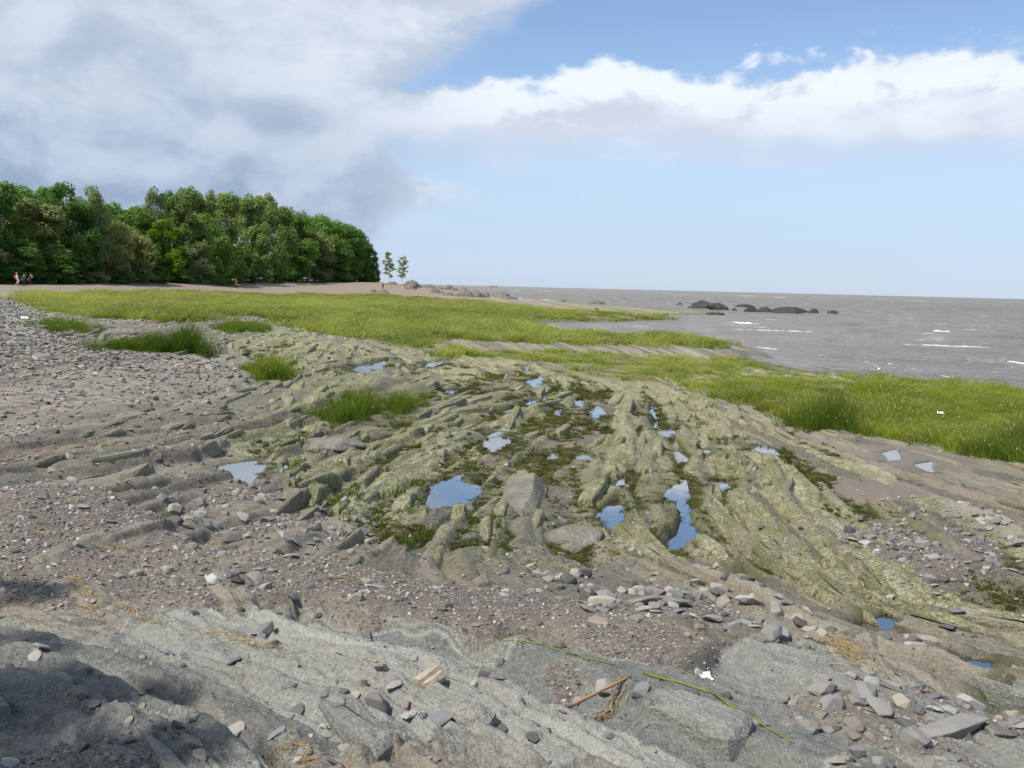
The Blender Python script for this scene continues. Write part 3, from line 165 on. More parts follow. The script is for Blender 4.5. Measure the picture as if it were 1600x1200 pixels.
# ------------------------------------------------------------------ numeric helpers
def h2(ix, iy, seed):
    h = (ix.astype(np.int64)*374761393 + iy.astype(np.int64)*668265263 + seed*1442695041) & 0xffffffff
    h = ((h ^ (h >> 13))*1274126177) & 0xffffffff
    h = ((h ^ (h >> 16))*2246822519) & 0xffffffff
    return ((h ^ (h >> 15)) & 0xffffff)/float(0xffffff)
def vn(x, y, seed=0):
    x = np.asarray(x, float); y = np.asarray(y, float)
    ix = np.floor(x); iy = np.floor(y); fx = x-ix; fy = y-iy
    u = fx*fx*fx*(fx*(fx*6-15)+10); v = fy*fy*fy*(fy*(fy*6-15)+10)
    def gr(a, b):
        t = h2(ix+a, iy+b, seed)*2*np.pi; return np.cos(t)*(fx-a)+np.sin(t)*(fy-b)
    a, b, c, d = gr(0, 0), gr(1, 0), gr(0, 1), gr(1, 1)
    return ((a*(1-u)+b*u)*(1-v)+(c*(1-u)+d*u)*v)*1.4
def fbm(x, y, seed=0, oct=4, g=.5):
    o = 0; a = 1; s = 0
    for i in range(oct):
        o = o+a*vn(x*2**i+17.3*i, y*2**i-9.1*i, seed+i); s += a; a *= g
    return o/s*1.5
def sst(x, a, b):
    t = np.clip((x-a)/(b-a), 0, 1); return t*t*(3-2*t)
def sdf(x, y, P, margin):
    """signed distance to a polygon, positive inside, -margin far away"""
    P = np.array(P, float); o = np.full(x.shape, -margin)
    lo = P.min(0)-margin; hi = P.max(0)+margin
    k = np.nonzero((x > lo[0]) & (x < hi[0]) & (y > lo[1]) & (y < hi[1]))[0]
    if len(k) == 0: return o
    X = x[k]; Y = y[k]; d = np.full(len(k), 1e9); ins = np.zeros(len(k), bool)
    for i in range(len(P)):
        a = P[i]; b = P[(i+1) % len(P)]; e = b-a
        t = np.clip(((X-a[0])*e[0]+(Y-a[1])*e[1])/max(e@e, 1e-9), 0, 1)
        d = np.minimum(d, np.hypot(X-a[0]-t*e[0], Y-a[1]-t*e[1]))
        if a[1] != b[1]:
            ins ^= ((a[1] > Y) != (b[1] > Y)) & (X < (b[0]-a[0])*(Y-a[1])/(b[1]-a[1])+a[0])
    o[k] = np.maximum(np.where(ins, d, -d), -margin)
    return o
def tps(d2): return np.where(d2 > 0, .5*d2*np.log(np.maximum(d2, 1e-12)), 0)
def facet(u, v, seed, tilt=1.):
    """broken-rock relief: every cell a tilted plane with its own height; also the distance to the crack"""
    iu = np.floor(u); iv = np.floor(v); d1 = np.full(u.shape, 9.); d2 = np.full(u.shape, 9.); h = np.zeros(u.shape)
    for a in (-1, 0, 1):
        for b in (-1, 0, 1):
            cu = iu+a; cv = iv+b; px = cu+.15+.7*h2(cu, cv, seed); py = cv+.15+.7*h2(cu, cv, seed+1)
            dx = u-px; dy = v-py; d = np.hypot(dx, dy); m = d < d1
            d2 = np.where(m, d1, np.minimum(d2, d)); d1 = np.where(m, d, d1)
            z = (h2(cu, cv, seed+2)-.5)+tilt*((h2(cu, cv, seed+3)-.5)*dx+(h2(cu, cv, seed+4)-.5)*dy)
            h = np.where(m, z, h)
    return h, d2-d1
class RBF:
    def __init__(s, P, z, lam):
        n = len(P); s.P = P; K = tps(((P[:, None]-P[None])**2).sum(-1))+lam*np.eye(n)
        A = np.zeros((n+3, n+3)); A[:n, :n] = K; A[:n, n] = 1; A[:n, n+1:] = P; A[n:, :n] = A[:n, n:].T
        s.w = np.linalg.solve(A, np.r_[z, 0, 0, 0])
    def __call__(s, q):
        n = len(s.P); o = np.empty(len(q))
        for i in range(0, len(q), 20000):
            c = q[i:i+20000]; d2 = (c[:, :1]-s.P[None, :, 0])**2+(c[:, 1:]-s.P[None, :, 1])**2
            o[i:i+20000] = tps(d2)@s.w[:n]+s.w[n]+c@s.w[n+1:]
        return o
CPa = np.array(FT['CP'])
def uvm(x, y): return np.stack([np.log(np.hypot(x, y)+.5), np.arctan2(x, y)*1.6], -1)
RB = RBF(uvm(CPa[:, 0], CPa[:, 1]), CPa[:, 2], .002)
SPa = np.array(FT['SP'])
def suv(x, y): return np.stack([x, np.sqrt(np.maximum(y, 0)+1)*3], -1)
RS = RBF(suv(SPa[:, 0], SPa[:, 1]), SPa[:, 2], .05)
def base_z(x, y): return np.clip(RB(uvm(x, y)), -1.2, 4)
# beds of rock: a table of layers across the strike
rb = np.random.default_rng(11); NB = 9000; SB0 = -45.; bedh = np.zeros(NB); bedi = np.zeros(NB, int); k = 0; bi = 0
while k < NB:
    w = int(np.clip(rb.lognormal(2.75, .6), 6, 60)); hgt = rb.beta(1.3, 1.3); w = min(w, NB-k); f = np.arange(w)/max(w, 1)
    sh = 1-.55*f if rb.random() < .75 else 1-.3*(1-f)
    bedh[k:k+w] = hgt*sh - .42*np.exp(-f*w/4.); bedi[k:k+w] = bi; k += w; bi += 1
edge = np.ones(NB); edge[1:][bedi[1:] != bedi[:-1]] = 0
def blur(a, sg):
    k = np.arange(-int(3*sg)-1, int(3*sg)+2); g = np.exp(-.5*(k/sg)**2); return np.convolve(a, g/g.sum(), 'same')
beds = [blur(bedh, sg)-bedh.mean() for sg in (1.4, 3., 6.5)]
bede = np.clip(1-blur(1-edge, 3.)*7.5, 0, 1)
fine = np.convolve(rb.normal(size=NB), np.exp(-.5*(np.arange(-6, 7)/1.6)**2), 'same'); fine /= fine.std()
bandc = blur(rb.random(bi+2)[bedi], 1.5)
def tab(t, s, r=None):
    if isinstance(t, list):
        l = np.clip(np.log(np.maximum(r, 1)/4.)/math.log(2.6), 0, 2); a, b, c = (tab(q, s) for q in t)
        return np.where(l < 1, a*(1-l)+b*l, b*(2-l)+c*(l-1))
    q = np.clip((s-SB0)*100, 0, NB-2); i = q.astype(int); f = q-i; return t[i]*(1-f)+t[i+1]*f
POOLS = []
for P in FT['POOLS']:
    A = np.array(P); c = A.mean(0); zb = base_z(A[:, 0], A[:, 1]); POOLS.append((P, float(zb.mean()+(.012 if any(sdf(c[:1], c[1:], q, 1.)[0] > -.1 for q in FT['ZONE']['mud']) else -.045)), float(np.hypot(*c))))
def terrain(x, y):
    """height and surface masks of the shore at points x, y"""
    x = np.asarray(x, float); y = np.asarray(y, float); r = np.hypot(x, y)
    B = base_z(x, y); s0 = RS(suv(x, y)); s0 = np.clip(s0, -44, 44)
    wob = np.clip(.25+.01*r, 0, .9)
    s = s0+wob*.42*fbm(x*.4, y*.16, 3, 3)+.03*fbm(x*2.4, y*1.0, 5, 3)
    t = y-.7*x
    w = np.clip(.03+r*.012, .04, 2.)                   # softness of borders
    nw = 1+2.2*sst(r, 9, 4); jx = x+w*2.2*nw*fbm(x/(w*14)+3, y/(w*14), 21, 4); jy = y+w*4.5*nw**.6*fbm(x/(w*14), y/(w*18)+7, 22, 4)
    Z = {}
    for kk, L in FT['ZONE'].items():
        m = np.full(x.shape, -9.)
        for P in L: m = np.maximum(m, sdf(jx, jy, P, 4.))
        Z[kk] = sst(m, -w*(2.6 if kk in ('sand', 'rubblebed') else 1.6), w*(2.6 if kk in ('sand', 'rubblebed') else 1.6))
    gr = np.full(x.shape, -9.)
    for kk, P in FT['GRASS'].items(): gr = np.maximum(gr, sdf(jx, jy, P, 6.)-(9. if kk == 'flat' else 0.))
    grass = sst(gr, -w*1.2, w*1.5)
    far = sst(r, 95, 150)*sst(x, 4, -12); under = sst(B, -.05, -.3)
    slab = Z['slab']
    amp = .205*(1-slab)+.20*slab
    amp = amp*(1-.75*grass)*(1-.55*far)*(1-.5*under)*(1-.3*Z['gravel'])
    amp = amp*(1-.7*sst(sdf(jx, jy, FT['LOW'], 2.), -.25, .25))
    mod = np.clip(.95+.6*fbm(s*1.1, t*.16, 31, 3), .4, 1.7)
    bd = tab(beds, s, r)*(1-slab)+slab*(.9*tab(beds, s*.42+6, r)+.45*tab(beds, s*1.1+3, r))
    bi_ = np.clip(((s-SB0)*100).astype(int), 0, NB-1); bid = bedi[bi_]
    tl = .8+1.6*h2(bid, bid*0+3, 5); tc = t/tl+h2(bid, bid*0, 9)*5+.25*vn(s*3, t*1.5, 55); ci = np.floor(tc); cf = tc-ci
    blk = (h2(bid, ci, 13)-.5)*sst(np.minimum(cf, 1-cf)*tl, 0, .03+.008*r)*tab(bede, s); joint = np.exp(-np.minimum(cf, 1-cf)*tl/.035)
    def fc(u, v, sd, lim, wd):
        h = np.zeros(x.shape); e = np.ones(x.shape); k = np.nonzero(r < lim)[0]; a, b = facet(u[k], v[k], sd); h[k] = a*sst(b, 0, wd[k]); e[k] = b; return h, e
    f1, e1 = fc(s/.42+.4*vn(x*.6, y*.4, 7), t/2.4, 201, 70, .06+.010*r); f2, e2 = fc(s/.13, t/.55, 211, 30, .12+.03*r); f3, e3 = fc(s/.055+3, t/.12, 221, 15, .15+.06*r)
    near = np.clip(1.35-r*.05, 0, 1); nf = np.clip(2.2-r*.25, 0, 1)
    rock = B+amp*(.2*slab*bd+1.05*bd*mod+.22*blk*mod*(1-.5*slab)-.2*joint*(1-.6*slab)+.34*f1*mod*(1-.3*slab)+.2*f2*(.5+.5*near)*(1-.45*slab)+.06*f3*nf*(1-.4*slab))
    rock -= amp*(.10*np.exp(-e1/.06)*mod+.05*np.exp(-e2/.1)*near)
    rock += amp*(.16*fbm(x*1.1, y*.7, 41, 5, .55)+.07*fbm(s*7, t*1.6, 43, 4, .6))+.005*tab(fine, s*1.2)*(1-grass)*nf
    rock += .012*fbm(x*9, y*9, 47, 3, .6)*nf+.018*fbm(x*3.2, y*2.2, 49, 3, .6)*(1-grass)*np.clip(1.6-r*.04, 0, 1)*(1-.6*slab)
    fillm = np.maximum.reduce([Z['sand'], .8*Z['rubblebed'], Z['mud']*1.05, Z['gravel']*.85])
    fill = B-.2+.222*fillm+.02*Z['sand']*(1-slab)+.03*fbm(x*.7, y*.5, 61, 4)+.008*fbm(x*5, y*5, 63, 3)*np.clip(2-r*.1, 0, 1)
    fill = np.where(far > 0, np.maximum(fill, B-.4+.46*far*(1-grass)), fill)
    kk_ = .035; d = np.clip(.5+.5*(fill-rock)/kk_, 0, 1)
    Hh = rock*(1-d)+fill*d+kk_*d*(1-d)
    fl = sst(fill-rock, -.012, .02)
    pool = np.zeros(x.shape); pin = np.zeros(x.shape)
    for P, lv, rr in POOLS:
        A = np.array(P); lo = A.min(0)-.75; hi = A.max(0)+.75
        k = np.nonzero((x > lo[0]) & (x < hi[0]) & (y > lo[1]) & (y < hi[1]))[0]
        if len(k) == 0: continue
        xk = x[k]; yk = y[k]; hk = Hh[k]; pj = .025+.006*rr; fq = 1/(.3+.07*rr)*.5
        q = sdf(xk+pj*fbm(xk*2.2*fq, yk*1.2*fq, 71, 3), yk+pj*3*fbm(xk*1.6*fq, yk*.9*fq+5, 72, 3), P, .6)
        wd = .03+.004*rr; inn = sst(q, -wd*1.0, wd*.7); ring = sst(q, -.45, -.1)*(1-inn)
        hk = hk*(1-ring)+np.maximum(hk, lv+.012)*ring
        Hh[k] = hk*(1-inn)+inn*np.minimum(hk, lv-.05-.05*inn)
        pool[k] = np.maximum(pool[k], sst(q, -.22-.008*rr, .02)); pin[k] = np.maximum(pin[k], sst(q, -.05, .0))
    Hh = Hh+under*.0
    return Hh, dict(fill=fl, sand=Z['sand'], gravel=np.maximum(Z['gravel'], 0), mud=Z['mud'], algae=Z['algae']*(1-.0*slab), slab=slab, grass=grass, far=far, pool=pool, pin=pin, rel=np.clip((rock-B)/.15+.5, 0, 1), s=s, t=t, band=np.clip(tab(bandc, s*(1-.58*slab)+6*slab), 0, 1))
def ground(x, y):
    h, _ = terrain(np.array([x]), np.array([y])); return float(h[0])
def project(P):
    v = np.asarray(P, float)-np.array([0, 0, CAMZ]); zc = v@np.array(Fw)
    zc = np.maximum(zc, 1e-3)
    return 800+FPX*(v@np.array(Rv))/zc, 600-FPX*(v@np.array(Uv))/zc

# ------------------------------------------------------------------ object helpers
def tag(o, label=None, cat=None, group=None, kind=None):
    for k, v in (('label', label), ('category', cat), ('group', group), ('kind', kind)):
        if v: o[k] = v
    return o
def mesh_np(name, V, Fc, mat=None, smooth=False):
    me = bpy.data.meshes.new(name); V = np.asarray(V, np.float32); Fc = np.asarray(Fc, np.int32)
    n, kf = Fc.shape
    me.vertices.add(len(V)); me.vertices.foreach_set('co', V.ravel())
    me.loops.add(n*kf); me.loops.foreach_set('vertex_index', Fc.ravel())
    me.polygons.add(n); me.polygons.foreach_set('loop_start', np.arange(0, n*kf, kf, dtype=np.int32))
    me.polygons.foreach_set('use_smooth', np.full(n, smooth))
    me.update(calc_edges=True)
    if mat: me.materials.append(mat)
    return me
def link(name, me, parent=None, loc=None):
    o = bpy.data.objects.new(name, me); COL.objects.link(o)
    if parent: o.parent = parent
    if loc is not None: o.location = loc
    return o
def empty(name, loc, rz=0, sc=None):
    o = bpy.data.objects.new(name, None); COL.objects.link(o); o.location = loc; o.rotation_euler = (0, 0, rz); o.empty_display_size = .2
    if sc is not None: o.scale = sc
    return o
def fattr(me, name, a):
    at = me.attributes.new(name, 'FLOAT', 'POINT'); at.data.foreach_set('value', np.asarray(a, np.float32))
def grid_faces(nr, nc):
    i = np.arange(nr-1)[:, None]*nc+np.arange(nc-1)[None]
    return np.stack([i, i+1, i+1+nc, i+nc], -1).reshape(-1, 4)
def tube_mesh(paths, mat, sides=5, name='stalks'):
    """several tapered tubes: list of (points, radius list)"""
    V = []; Fc = []
    for pts, rad in paths:
        pts = [Vector(p) for p in pts]; b0_ = len(V)
        for i, p in enumerate(pts):
            d = (pts[min(i+1, len(pts)-1)]-pts[max(i-1, 0)]).normalized()
            a = d.orthogonal().normalized(); b = d.cross(a)
            for k in range(sides):
                an = 2*math.pi*k/sides; V.append(p+(a*math.cos(an)+b*math.sin(an))*rad[i])
        for i in range(len(pts)-1):
            for k in range(sides):
                k2 = (k+1) % sides; Fc.append((b0_+i*sides+k, b0_+i*sides+k2, b0_+(i+1)*sides+k2, b0_+(i+1)*sides+k))
        for e in (0, len(pts)-1):
            c = len(V); V.append(pts[e])
            for k in range(sides):
                k2 = (k+1) % sides; Fc.append((c, b0_+e*sides+k, b0_+e*sides+k2, c))
    me = bpy.data.meshes.new(name)
    me.from_pydata([tuple(v) for v in V], [], [f if f[0] != f[3] else f[:3] for f in Fc]); me.update()
    for p in me.polygons: p.use_smooth = True
    me.materials.append(mat); return me

def scatter(name, pts, scl, rot, idx, protos, label=None, cat=None, kind='stuff'):
    """one object of uncountable stuff: prototypes instanced on points"""
    me = bpy.data.meshes.new(name); me.vertices.add(len(pts)); me.vertices.foreach_set('co', np.asarray(pts, np.float32).ravel())
    a = me.attributes.new('sc', 'FLOAT_VECTOR', 'POINT'); a.data.foreach_set('vector', np.asarray(scl, np.float32).ravel())
    a = me.attributes.new('ro', 'FLOAT_VECTOR', 'POINT'); a.data.foreach_set('vector', np.asarray(rot, np.float32).ravel())
    a = me.attributes.new('ix', 'INT', 'POINT'); a.data.foreach_set('value', np.asarray(idx, np.int32))
    o = link(name, me)
    ng = bpy.data.node_groups.new(name+'_nodes', 'GeometryNodeTree')
    ng.interface.new_socket('Geometry', in_out='INPUT', socket_type='NodeSocketGeometry'); ng.interface.new_socket('Geometry', in_out='OUTPUT', socket_type='NodeSocketGeometry')
    N = ng.nodes; L = ng.links; gi = N.new('NodeGroupInput'); go = N.new('NodeGroupOutput')
    ip = N.new('GeometryNodeInstanceOnPoints'); ip.inputs['Pick Instance'].default_value = True
    j = N.new('GeometryNodeGeometryToInstance')
    for p in reversed(protos):
        oi = N.new('GeometryNodeObjectInfo'); oi.inputs['Object'].default_value = p; oi.inputs['As Instance'].default_value = False
        L.new(oi.outputs['Geometry'], j.inputs[0])
    def na(n, ty):
        q = N.new('GeometryNodeInputNamedAttribute'); q.data_type = ty; q.inputs['Name'].default_value = n; return q.outputs['Attribute']
    L.new(gi.outputs[0], ip.inputs['Points']); L.new(j.outputs[0], ip.inputs['Instance'])
    L.new(na('ix', 'INT'), ip.inputs['Instance Index']); L.new(na('ro', 'FLOAT_VECTOR'), ip.inputs['Rotation']); L.new(na('sc', 'FLOAT_VECTOR'), ip.inputs['Scale'])
    L.new(ip.outputs[0], go.inputs[0])
    md = o.modifiers.new('scatter', 'NODES'); md.node_group = ng
    return tag(o, label, cat, None, kind)
def proto(name, me): return bpy.data.objects.new(name, me)      # never linked: only a source for scatter

# ------------------------------------------------------------------ materials
def mat_simple(name, col, rough=.7, var=.25, scale=8., spec=.3, bump=0.):
    m, t = material(name); p = t.tc('Object'); n = t.noise(p, scale, 4)
    c = t.mix(n, tuple(v*(1-var) for v in col), tuple(min(v*(1+var), .95) for v in col))
    nr = t.bump(t.noise(p, scale*4, 4), bump, .01) if bump else None
    out(t, principled(t, c, rough, nr, spec)); return m

def ground_material():
    m, t = material('shore_ground')
    pos = t.geo(); px_, py_, pz_ = t.sep(pos)
    s, tt = t.attr('s'), t.attr('t')
    sv = t.comb(s*1.0, tt*.12, pz_*.5)
    fill, sand, gravel, mud, algae, slab, grass, far, pool, rel, band = [t.attr(k) for k in ('fill', 'sand', 'gravel', 'mud', 'algae', 'slab', 'grass', 'far', 'pool', 'rel', 'band')]
    nA = t.noise(pos, .9, 4, .6); nB = t.noise(pos, 5., 5, .65); nC = ((t.noise(pos, 26., 5, .75) - .5)*2.1 + .5).cl(); nD = ((t.noise(pos, 80., 3, .65) - .5)*2.2 + .5).cl()
    lam = t.noise(sv, 26., 5, .7, .3); lam2 = t.noise(t.comb(s, tt*.06, 0.), 6., 4, .6)
    # bare shale
    rk = t.ramp(band*.42 + lam*.3 + nC*.28, (.25, (0.102, 0.1, 0.09)), (.42, (0.204, 0.197, 0.172)), (.56, (0.271, 0.261, 0.227)), (.78, (0.389, 0.368, 0.317)))
    rk = t.mix(t.mapr(lam2 + (nA - .5)*.5, .50, .62)*.55, rk, t.mix(nC, (0.225, 0.174, 0.133), (0.429, 0.353, 0.282)))
    sl = t.ramp(band*.36 + lam*.34 + nC*.30, (.26, (0.139, 0.142, 0.135)), (.43, (0.245, 0.251, 0.235)), (.54, (0.311, 0.317, 0.293)), (.75, (0.475, 0.475, 0.436)))
    sl = t.mix(t.mapr(nA*.5 + lam2*.5, .48, .60)*.5, sl, t.mix(nC, (0.211, 0.192, 0.174), (0.436, 0.396, 0.356)))
    rk = t.mix(slab, rk, sl)
    rk = t.mix(t.mapr(nD*.6 + nC*.4, .56, .68)*.45, rk, (0.0944, 0.0944, 0.0866))
    rk = t.mix(t.mapr(nD*.5 + nB*.5, .40, .32)*.5, rk, (0.465, 0.454, 0.41))
    # crust of barnacle and yellow-green algae
    aw = algae*t.mapr(nA*.3 + nB*.25 + nC*.15 + band*.3, .38, .54)
    al = t.ramp(nB*.25 + nC*.45 + nD*.30, (.26, (.07, .078, .034)), (.42, (.175, .185, .082)), (.56, (.325, .335, .19)), (.74, (.56, .555, .41)))
    c = t.mix(aw*.8, rk, al)
    sp = t.mapr(nC*.6 + nD*.4 + (nB - .5)*.5 + (band - .5)*.25, .57, .66)
    c = t.mix(sp*algae*.75, c, (.52, .51, .385))
    dk = t.mapr(nC*.55 + nD*.45 - (nA - .5)*.5, .40, .31)
    c = t.mix(dk*(algae*.55 + .25)*(1 - slab*.5), c, (.055, .06, .035))
    gw = algae*t.mapr(t.noise(t.comb(s, tt*.3, 0.), 3.2, 5, .65) + (nC - .5)*.4, .53, .62)
    c = t.mix(gw*.62, c, t.mix(nC, (0.0554, 0.0686, 0.02), (0.211, 0.232, 0.0665)))
    # sea grass lawn floor
    gf = t.mix(nC, (.11, .135, .04), (.32, .32, .15))
    c = t.mix(grass*t.mapr(nB*.5 + nC*.3 + nA*.4, .48, .72)*.7, c, gf)
    # loose cover
    v1 = t.voro(pos, 42., out='Color'); v2 = t.voro(pos, 110., out='Color')
    g1 = t.sep(v1)[0]; g2 = t.sep(v2)[1]
    grit = t.ramp(g2*.5 + nC*.3 + g1*.2, (.2, (0.0722, 0.0664, 0.0606)), (.45, (0.159, 0.144, 0.13)), (.7, (0.226, 0.204, 0.181)), (.92, (0.423, 0.394, 0.356)))
    grit = t.mul(grit, (.84, .84, .84)); grit = t.mix(t.mapr(nA, .42, .62)*.35, grit, (0.226, 0.192, 0.164))
    cob = t.ramp(t.sep(t.voro(t.mul(pos, (1, .8, 1)), 11., out='Color'))[0]*.6 + g1*.4, (.1, (0.106, 0.104, 0.101)), (.5, (0.217, 0.202, 0.183)), (.9, (0.385, 0.346, 0.308)))
    mudc = t.mix(nA, (0.159, 0.132, 0.111), (0.217, 0.183, 0.154))
    lc = t.mix(gravel, grit, cob); lc = t.mix(mud, lc, mudc)
    beach = t.mix((t.noise(pos, .22, 4) + t.noise(pos, 2.5, 4) - .5).cl(), (0.217, 0.178, 0.149), (0.289, 0.246, 0.207)); lc = t.mix(far, lc, beach)
    c = t.mix(fill, c, lc)
    # wet weed around the pools and on the sea's edge
    ww = pool*t.mapr(nB*.6 + nC*.4, .38, .55)
    c = t.mix(ww*.85, c, t.mix(nC, (.028, .034, .012), (.10, .11, .035)))
    wet = t.mapr(pz_ + (nB - .5)*.12, .14, .0)
    c = t.mix(wet*.8, c, (.075, .068, .05))
    b1 = t.bump(lam*.45 + nB*.3 + nC*.45 + nD*.12, .9, .05)
    b2 = t.bump(g1*.6 + g2*.4, .8, .015)
    nm = t.node('ShaderNodeMix', data_type='VECTOR'); t.put(nm.inputs[0], fill); t.put(nm.inputs[4], b1); t.put(nm.inputs[5], b2)
    c = t.mul(c, t.mix(slab, (1.05, 1.0, .91), (1.0, 1.0, .96)))
    rough = t.math('SUBTRACT', .9, (wet*.45 + pool*.3 + mud*.35).mn(.6))
    out(t, principled(t, c, rough, S(t, nm.outputs[1]), .25)); return m

def stone_mat(name, a, b):
    m, t = material(name); p = t.tc('Object'); r = t.obj('Random')
    pv = t.vmath('ADD', p, t.comb(r*37., r*11., 0.))
    n = t.noise(pv, 6., 5, .6); n2 = t.noise(t.mul(pv, (1, 1, 5)), 9., 4, .6)
    c = t.mix((n*.6+n2*.4), a, b); v = r*.4 + .62
    c = t.mul(c, t.comb(v, v, v))
    out(t, principled(t, c, .85, t.bump(n2*.6+t.noise(pv, 30., 4)*.4, .5, .02), .25)); return m
SM = {'cream': stone_mat('cream_stone', (.36, .325, .26), (.52, .475, .395)), 'tan': stone_mat('tan_stone', (.27, .24, .2), (.40, .36, .305)),
 'pale': stone_mat('pale_grey_stone', (.29, .275, .25), (.43, .41, .375)), 'grey': stone_mat('grey_stone', (.19, .183, .172), (.31, .30, .28)),
 'dark': stone_mat('dark_stone', (.10, .097, .093), (.19, .185, .178)), 'blue': stone_mat('blue_grey_stone', (.18, .19, .195), (.29, .30, .30)),
 'brown': stone_mat('brown_stone', (.185, .168, .152), (.29, .265, .24)), 'salmon': stone_mat('salmon_stone', (.28, .232, .195), (.40, .34, .295)),
 'white': stone_mat('white_stone', (.45, .44, .42), (.64, .62, .59)), 'green': stone_mat('green_grey_stone', (.22, .215, .18), (.34, .33, .28))}
def leaf_mat(name, a, b, trans=.5, hue_var=.3, dark=.0):
    m, t = material(name); r = t.obj('Random'); pos = t.geo(); n = t.noise(pos, .55, 3)
    rnd = t.geo('Random Per Island')
    c = t.mix((n*.5 + rnd*.5), a, b); v = 1.14 + r*hue_var; c = t.mul(c, t.comb(v, v, v*.95))
    d = t.node('ShaderNodeBsdfDiffuse'); t.put(d.inputs[0], c); tr = t.node('ShaderNodeBsdfTranslucent'); t.put(tr.inputs[0], t.mul(c, (1.1, 1.15, .6)))
    mx = t.node('ShaderNodeMixShader'); mx.inputs[0].default_value = trans; t.l.new(d.outputs[0], mx.inputs[1]); t.l.new(tr.outputs[0], mx.inputs[2])
    out(t, mx); return m
def grass_mat(name, a, b, tip):
    m, t = material(name); r = t.obj('Random'); pos = t.geo(); n = t.noise(t.mul(pos, (1., .35, 1.)), .07, 5, .65); n2 = t.noise(t.mul(pos, (1., .45, 1)), .8, 4, .6)
    hz = t.attr('hgt')
    c = t.mix((n*.6+n2*.4 - .5)*4.6 + .5 + (r - .5)*.8, a, b); c = t.mix(t.mapr(hz, .72, 1.)*.45, c, tip)
    d = t.node('ShaderNodeBsdfDiffuse'); t.put(d.inputs[0], c); tr = t.node('ShaderNodeBsdfTranslucent'); t.put(tr.inputs[0], t.mul(c, (1.1, 1.1, .5)))
    mx = t.node('ShaderNodeMixShader'); mx.inputs[0].default_value = .4; t.l.new(d.outputs[0], mx.inputs[1]); t.l.new(tr.outputs[0], mx.inputs[2])
    out(t, mx); return m
def water_mat(name, base, rough, k, sc, deep=True):
    m, t = material(name); pos = t.geo()
    q = t.mul(pos, (1., 1.6, 1.))
    nr = t.bump(t.noise(q, sc, 5, .6, .2), k, .06)
    n = t.noise(pos, .02, 3); c = t.mix(n, tuple(v*.82 for v in base), tuple(v*1.18 for v in base))
    out(t, principled(t, c, rough, nr, .5, IOR=1.333)); return m

# ------------------------------------------------------------------ the ground sheet
rs = [.6]
while rs[-1] < 430:
    r = rs[-1]; rs.append(r+max(.011 if r > 2.6 else .04, (.0042 if r < 5 else .003 if r < 17 else .0042 if r < 40 else .0075)*r))
rs = np.array(rs)
az1 = R_(29); th = np.concatenate([np.linspace(-R_(75), -az1, 60)[:-1], np.linspace(-az1, az1, 640), np.linspace(az1, R_(75), 60)[1:]])
RR, TH = np.meshgrid(rs, th, indexing='ij'); X = (RR*np.sin(TH)).ravel(); Y = (RR*np.cos(TH)).ravel()
Hh, MK = terrain(X, Y)
nr_, nc_ = RR.shape
gm = mesh_np('ground', np.stack([X, Y, Hh], -1), grid_faces(nr_, nc_)[:, ::-1], None, True)
for k, v in MK.items():
    if k != 'pin': fattr(gm, k, v)
GMAT = ground_material(); gm.materials.append(GMAT)
gobj = tag(link('ground', gm), 'rocky tidal flat of tilted grey shale beds with grit and algae', None, None, 'structure')
# coarse land that carries the sheet on behind the camera and beyond it
pts = []
print('TICK ground', nr_, nc_, nr_*nc_)


# ------------------------------------------------------------------ broken ledges: the upturned edges of single beds
def ledge_mesh(seed, kind):
    rg = random.Random(seed); n = 10; V = []; Fc = []; o_ = []
    for k in range(n):
        a = 2*math.pi*(k+rg.uniform(-.25, .25))/n; c_ = math.cos(a); s_ = math.sin(a); q = lambda v, p: math.copysign(abs(v)**p, v)
        o_.append((.5*q(c_, .55)*rg.uniform(.82, 1.1), .5*q(s_, .6)*rg.uniform(.75, 1.1)))
    for (x, y) in o_: V.append((x*1.06, y*1.1, -1.))
    for (x, y) in o_: V.append((x, y, -.16*rg.uniform(.5, 1.5)))
    for (x, y) in o_: V.append((x*rg.uniform(.86, .95), y*rg.uniform(.7, .9), rg.uniform(-.06, .06)))
    m = []
    for f in (-.3, -.08, .12, .32): m.append(len(V)); V.append((f+rg.uniform(-.05, .05), rg.uniform(-.12, .12), rg.uniform(-.03, .16)))
    for r_ in (0, 1):
        for k in range(n): k2 = (k+1) % n; Fc.append((r_*n+k, r_*n+k2, (r_+1)*n+k2, (r_+1)*n+k))
    for k in range(n):
        k2 = (k+1) % n; mx = (V[2*n+k][0]+V[2*n+k2][0])/2; c0 = min(m, key=lambda i: abs(V[i][0]-V[2*n+k][0])); c1 = min(m, key=lambda i: abs(V[i][0]-V[2*n+k2][0]))
        Fc.append((2*n+k, 2*n+k2, c1)) if c0 == c1 else Fc.append((2*n+k, 2*n+k2, c1, c0))
    me = bpy.data.meshes.new('ledge'); me.from_pydata(V, [], Fc); me.update(); me.materials.append(GMAT)
    A = np.array(V); ex = np.ones(len(V))
    at = {'mid': dict(algae=1., slab=0.), 'side': dict(algae=.35, slab=0.), 'slab': dict(algae=0., slab=1.)}[kind]
    for k, v in dict(at, fill=0., sand=0., gravel=0., mud=0., grass=0., far=0., pool=0., rel=.6, band=.35+.6*rg.random()).items(): fattr(me, k, ex*v)
    fattr(me, 's', A[:, 1]*.25+A[:, 2]*.1+seed*.37); fattr(me, 't', A[:, 0]*.9+seed)
    return me
LM_ = {k: [ledge_mesh(900+31*i+7*j, k) for i in range(9)] for j, k in enumerate(('mid', 'side', 'slab'))}
n = 420000; rr = np.exp(RNG.uniform(math.log(2.9), math.log(36), n)); aa = RNG.uniform(-.60, .60, n); x = rr*np.sin(aa); y = rr*np.cos(aa)
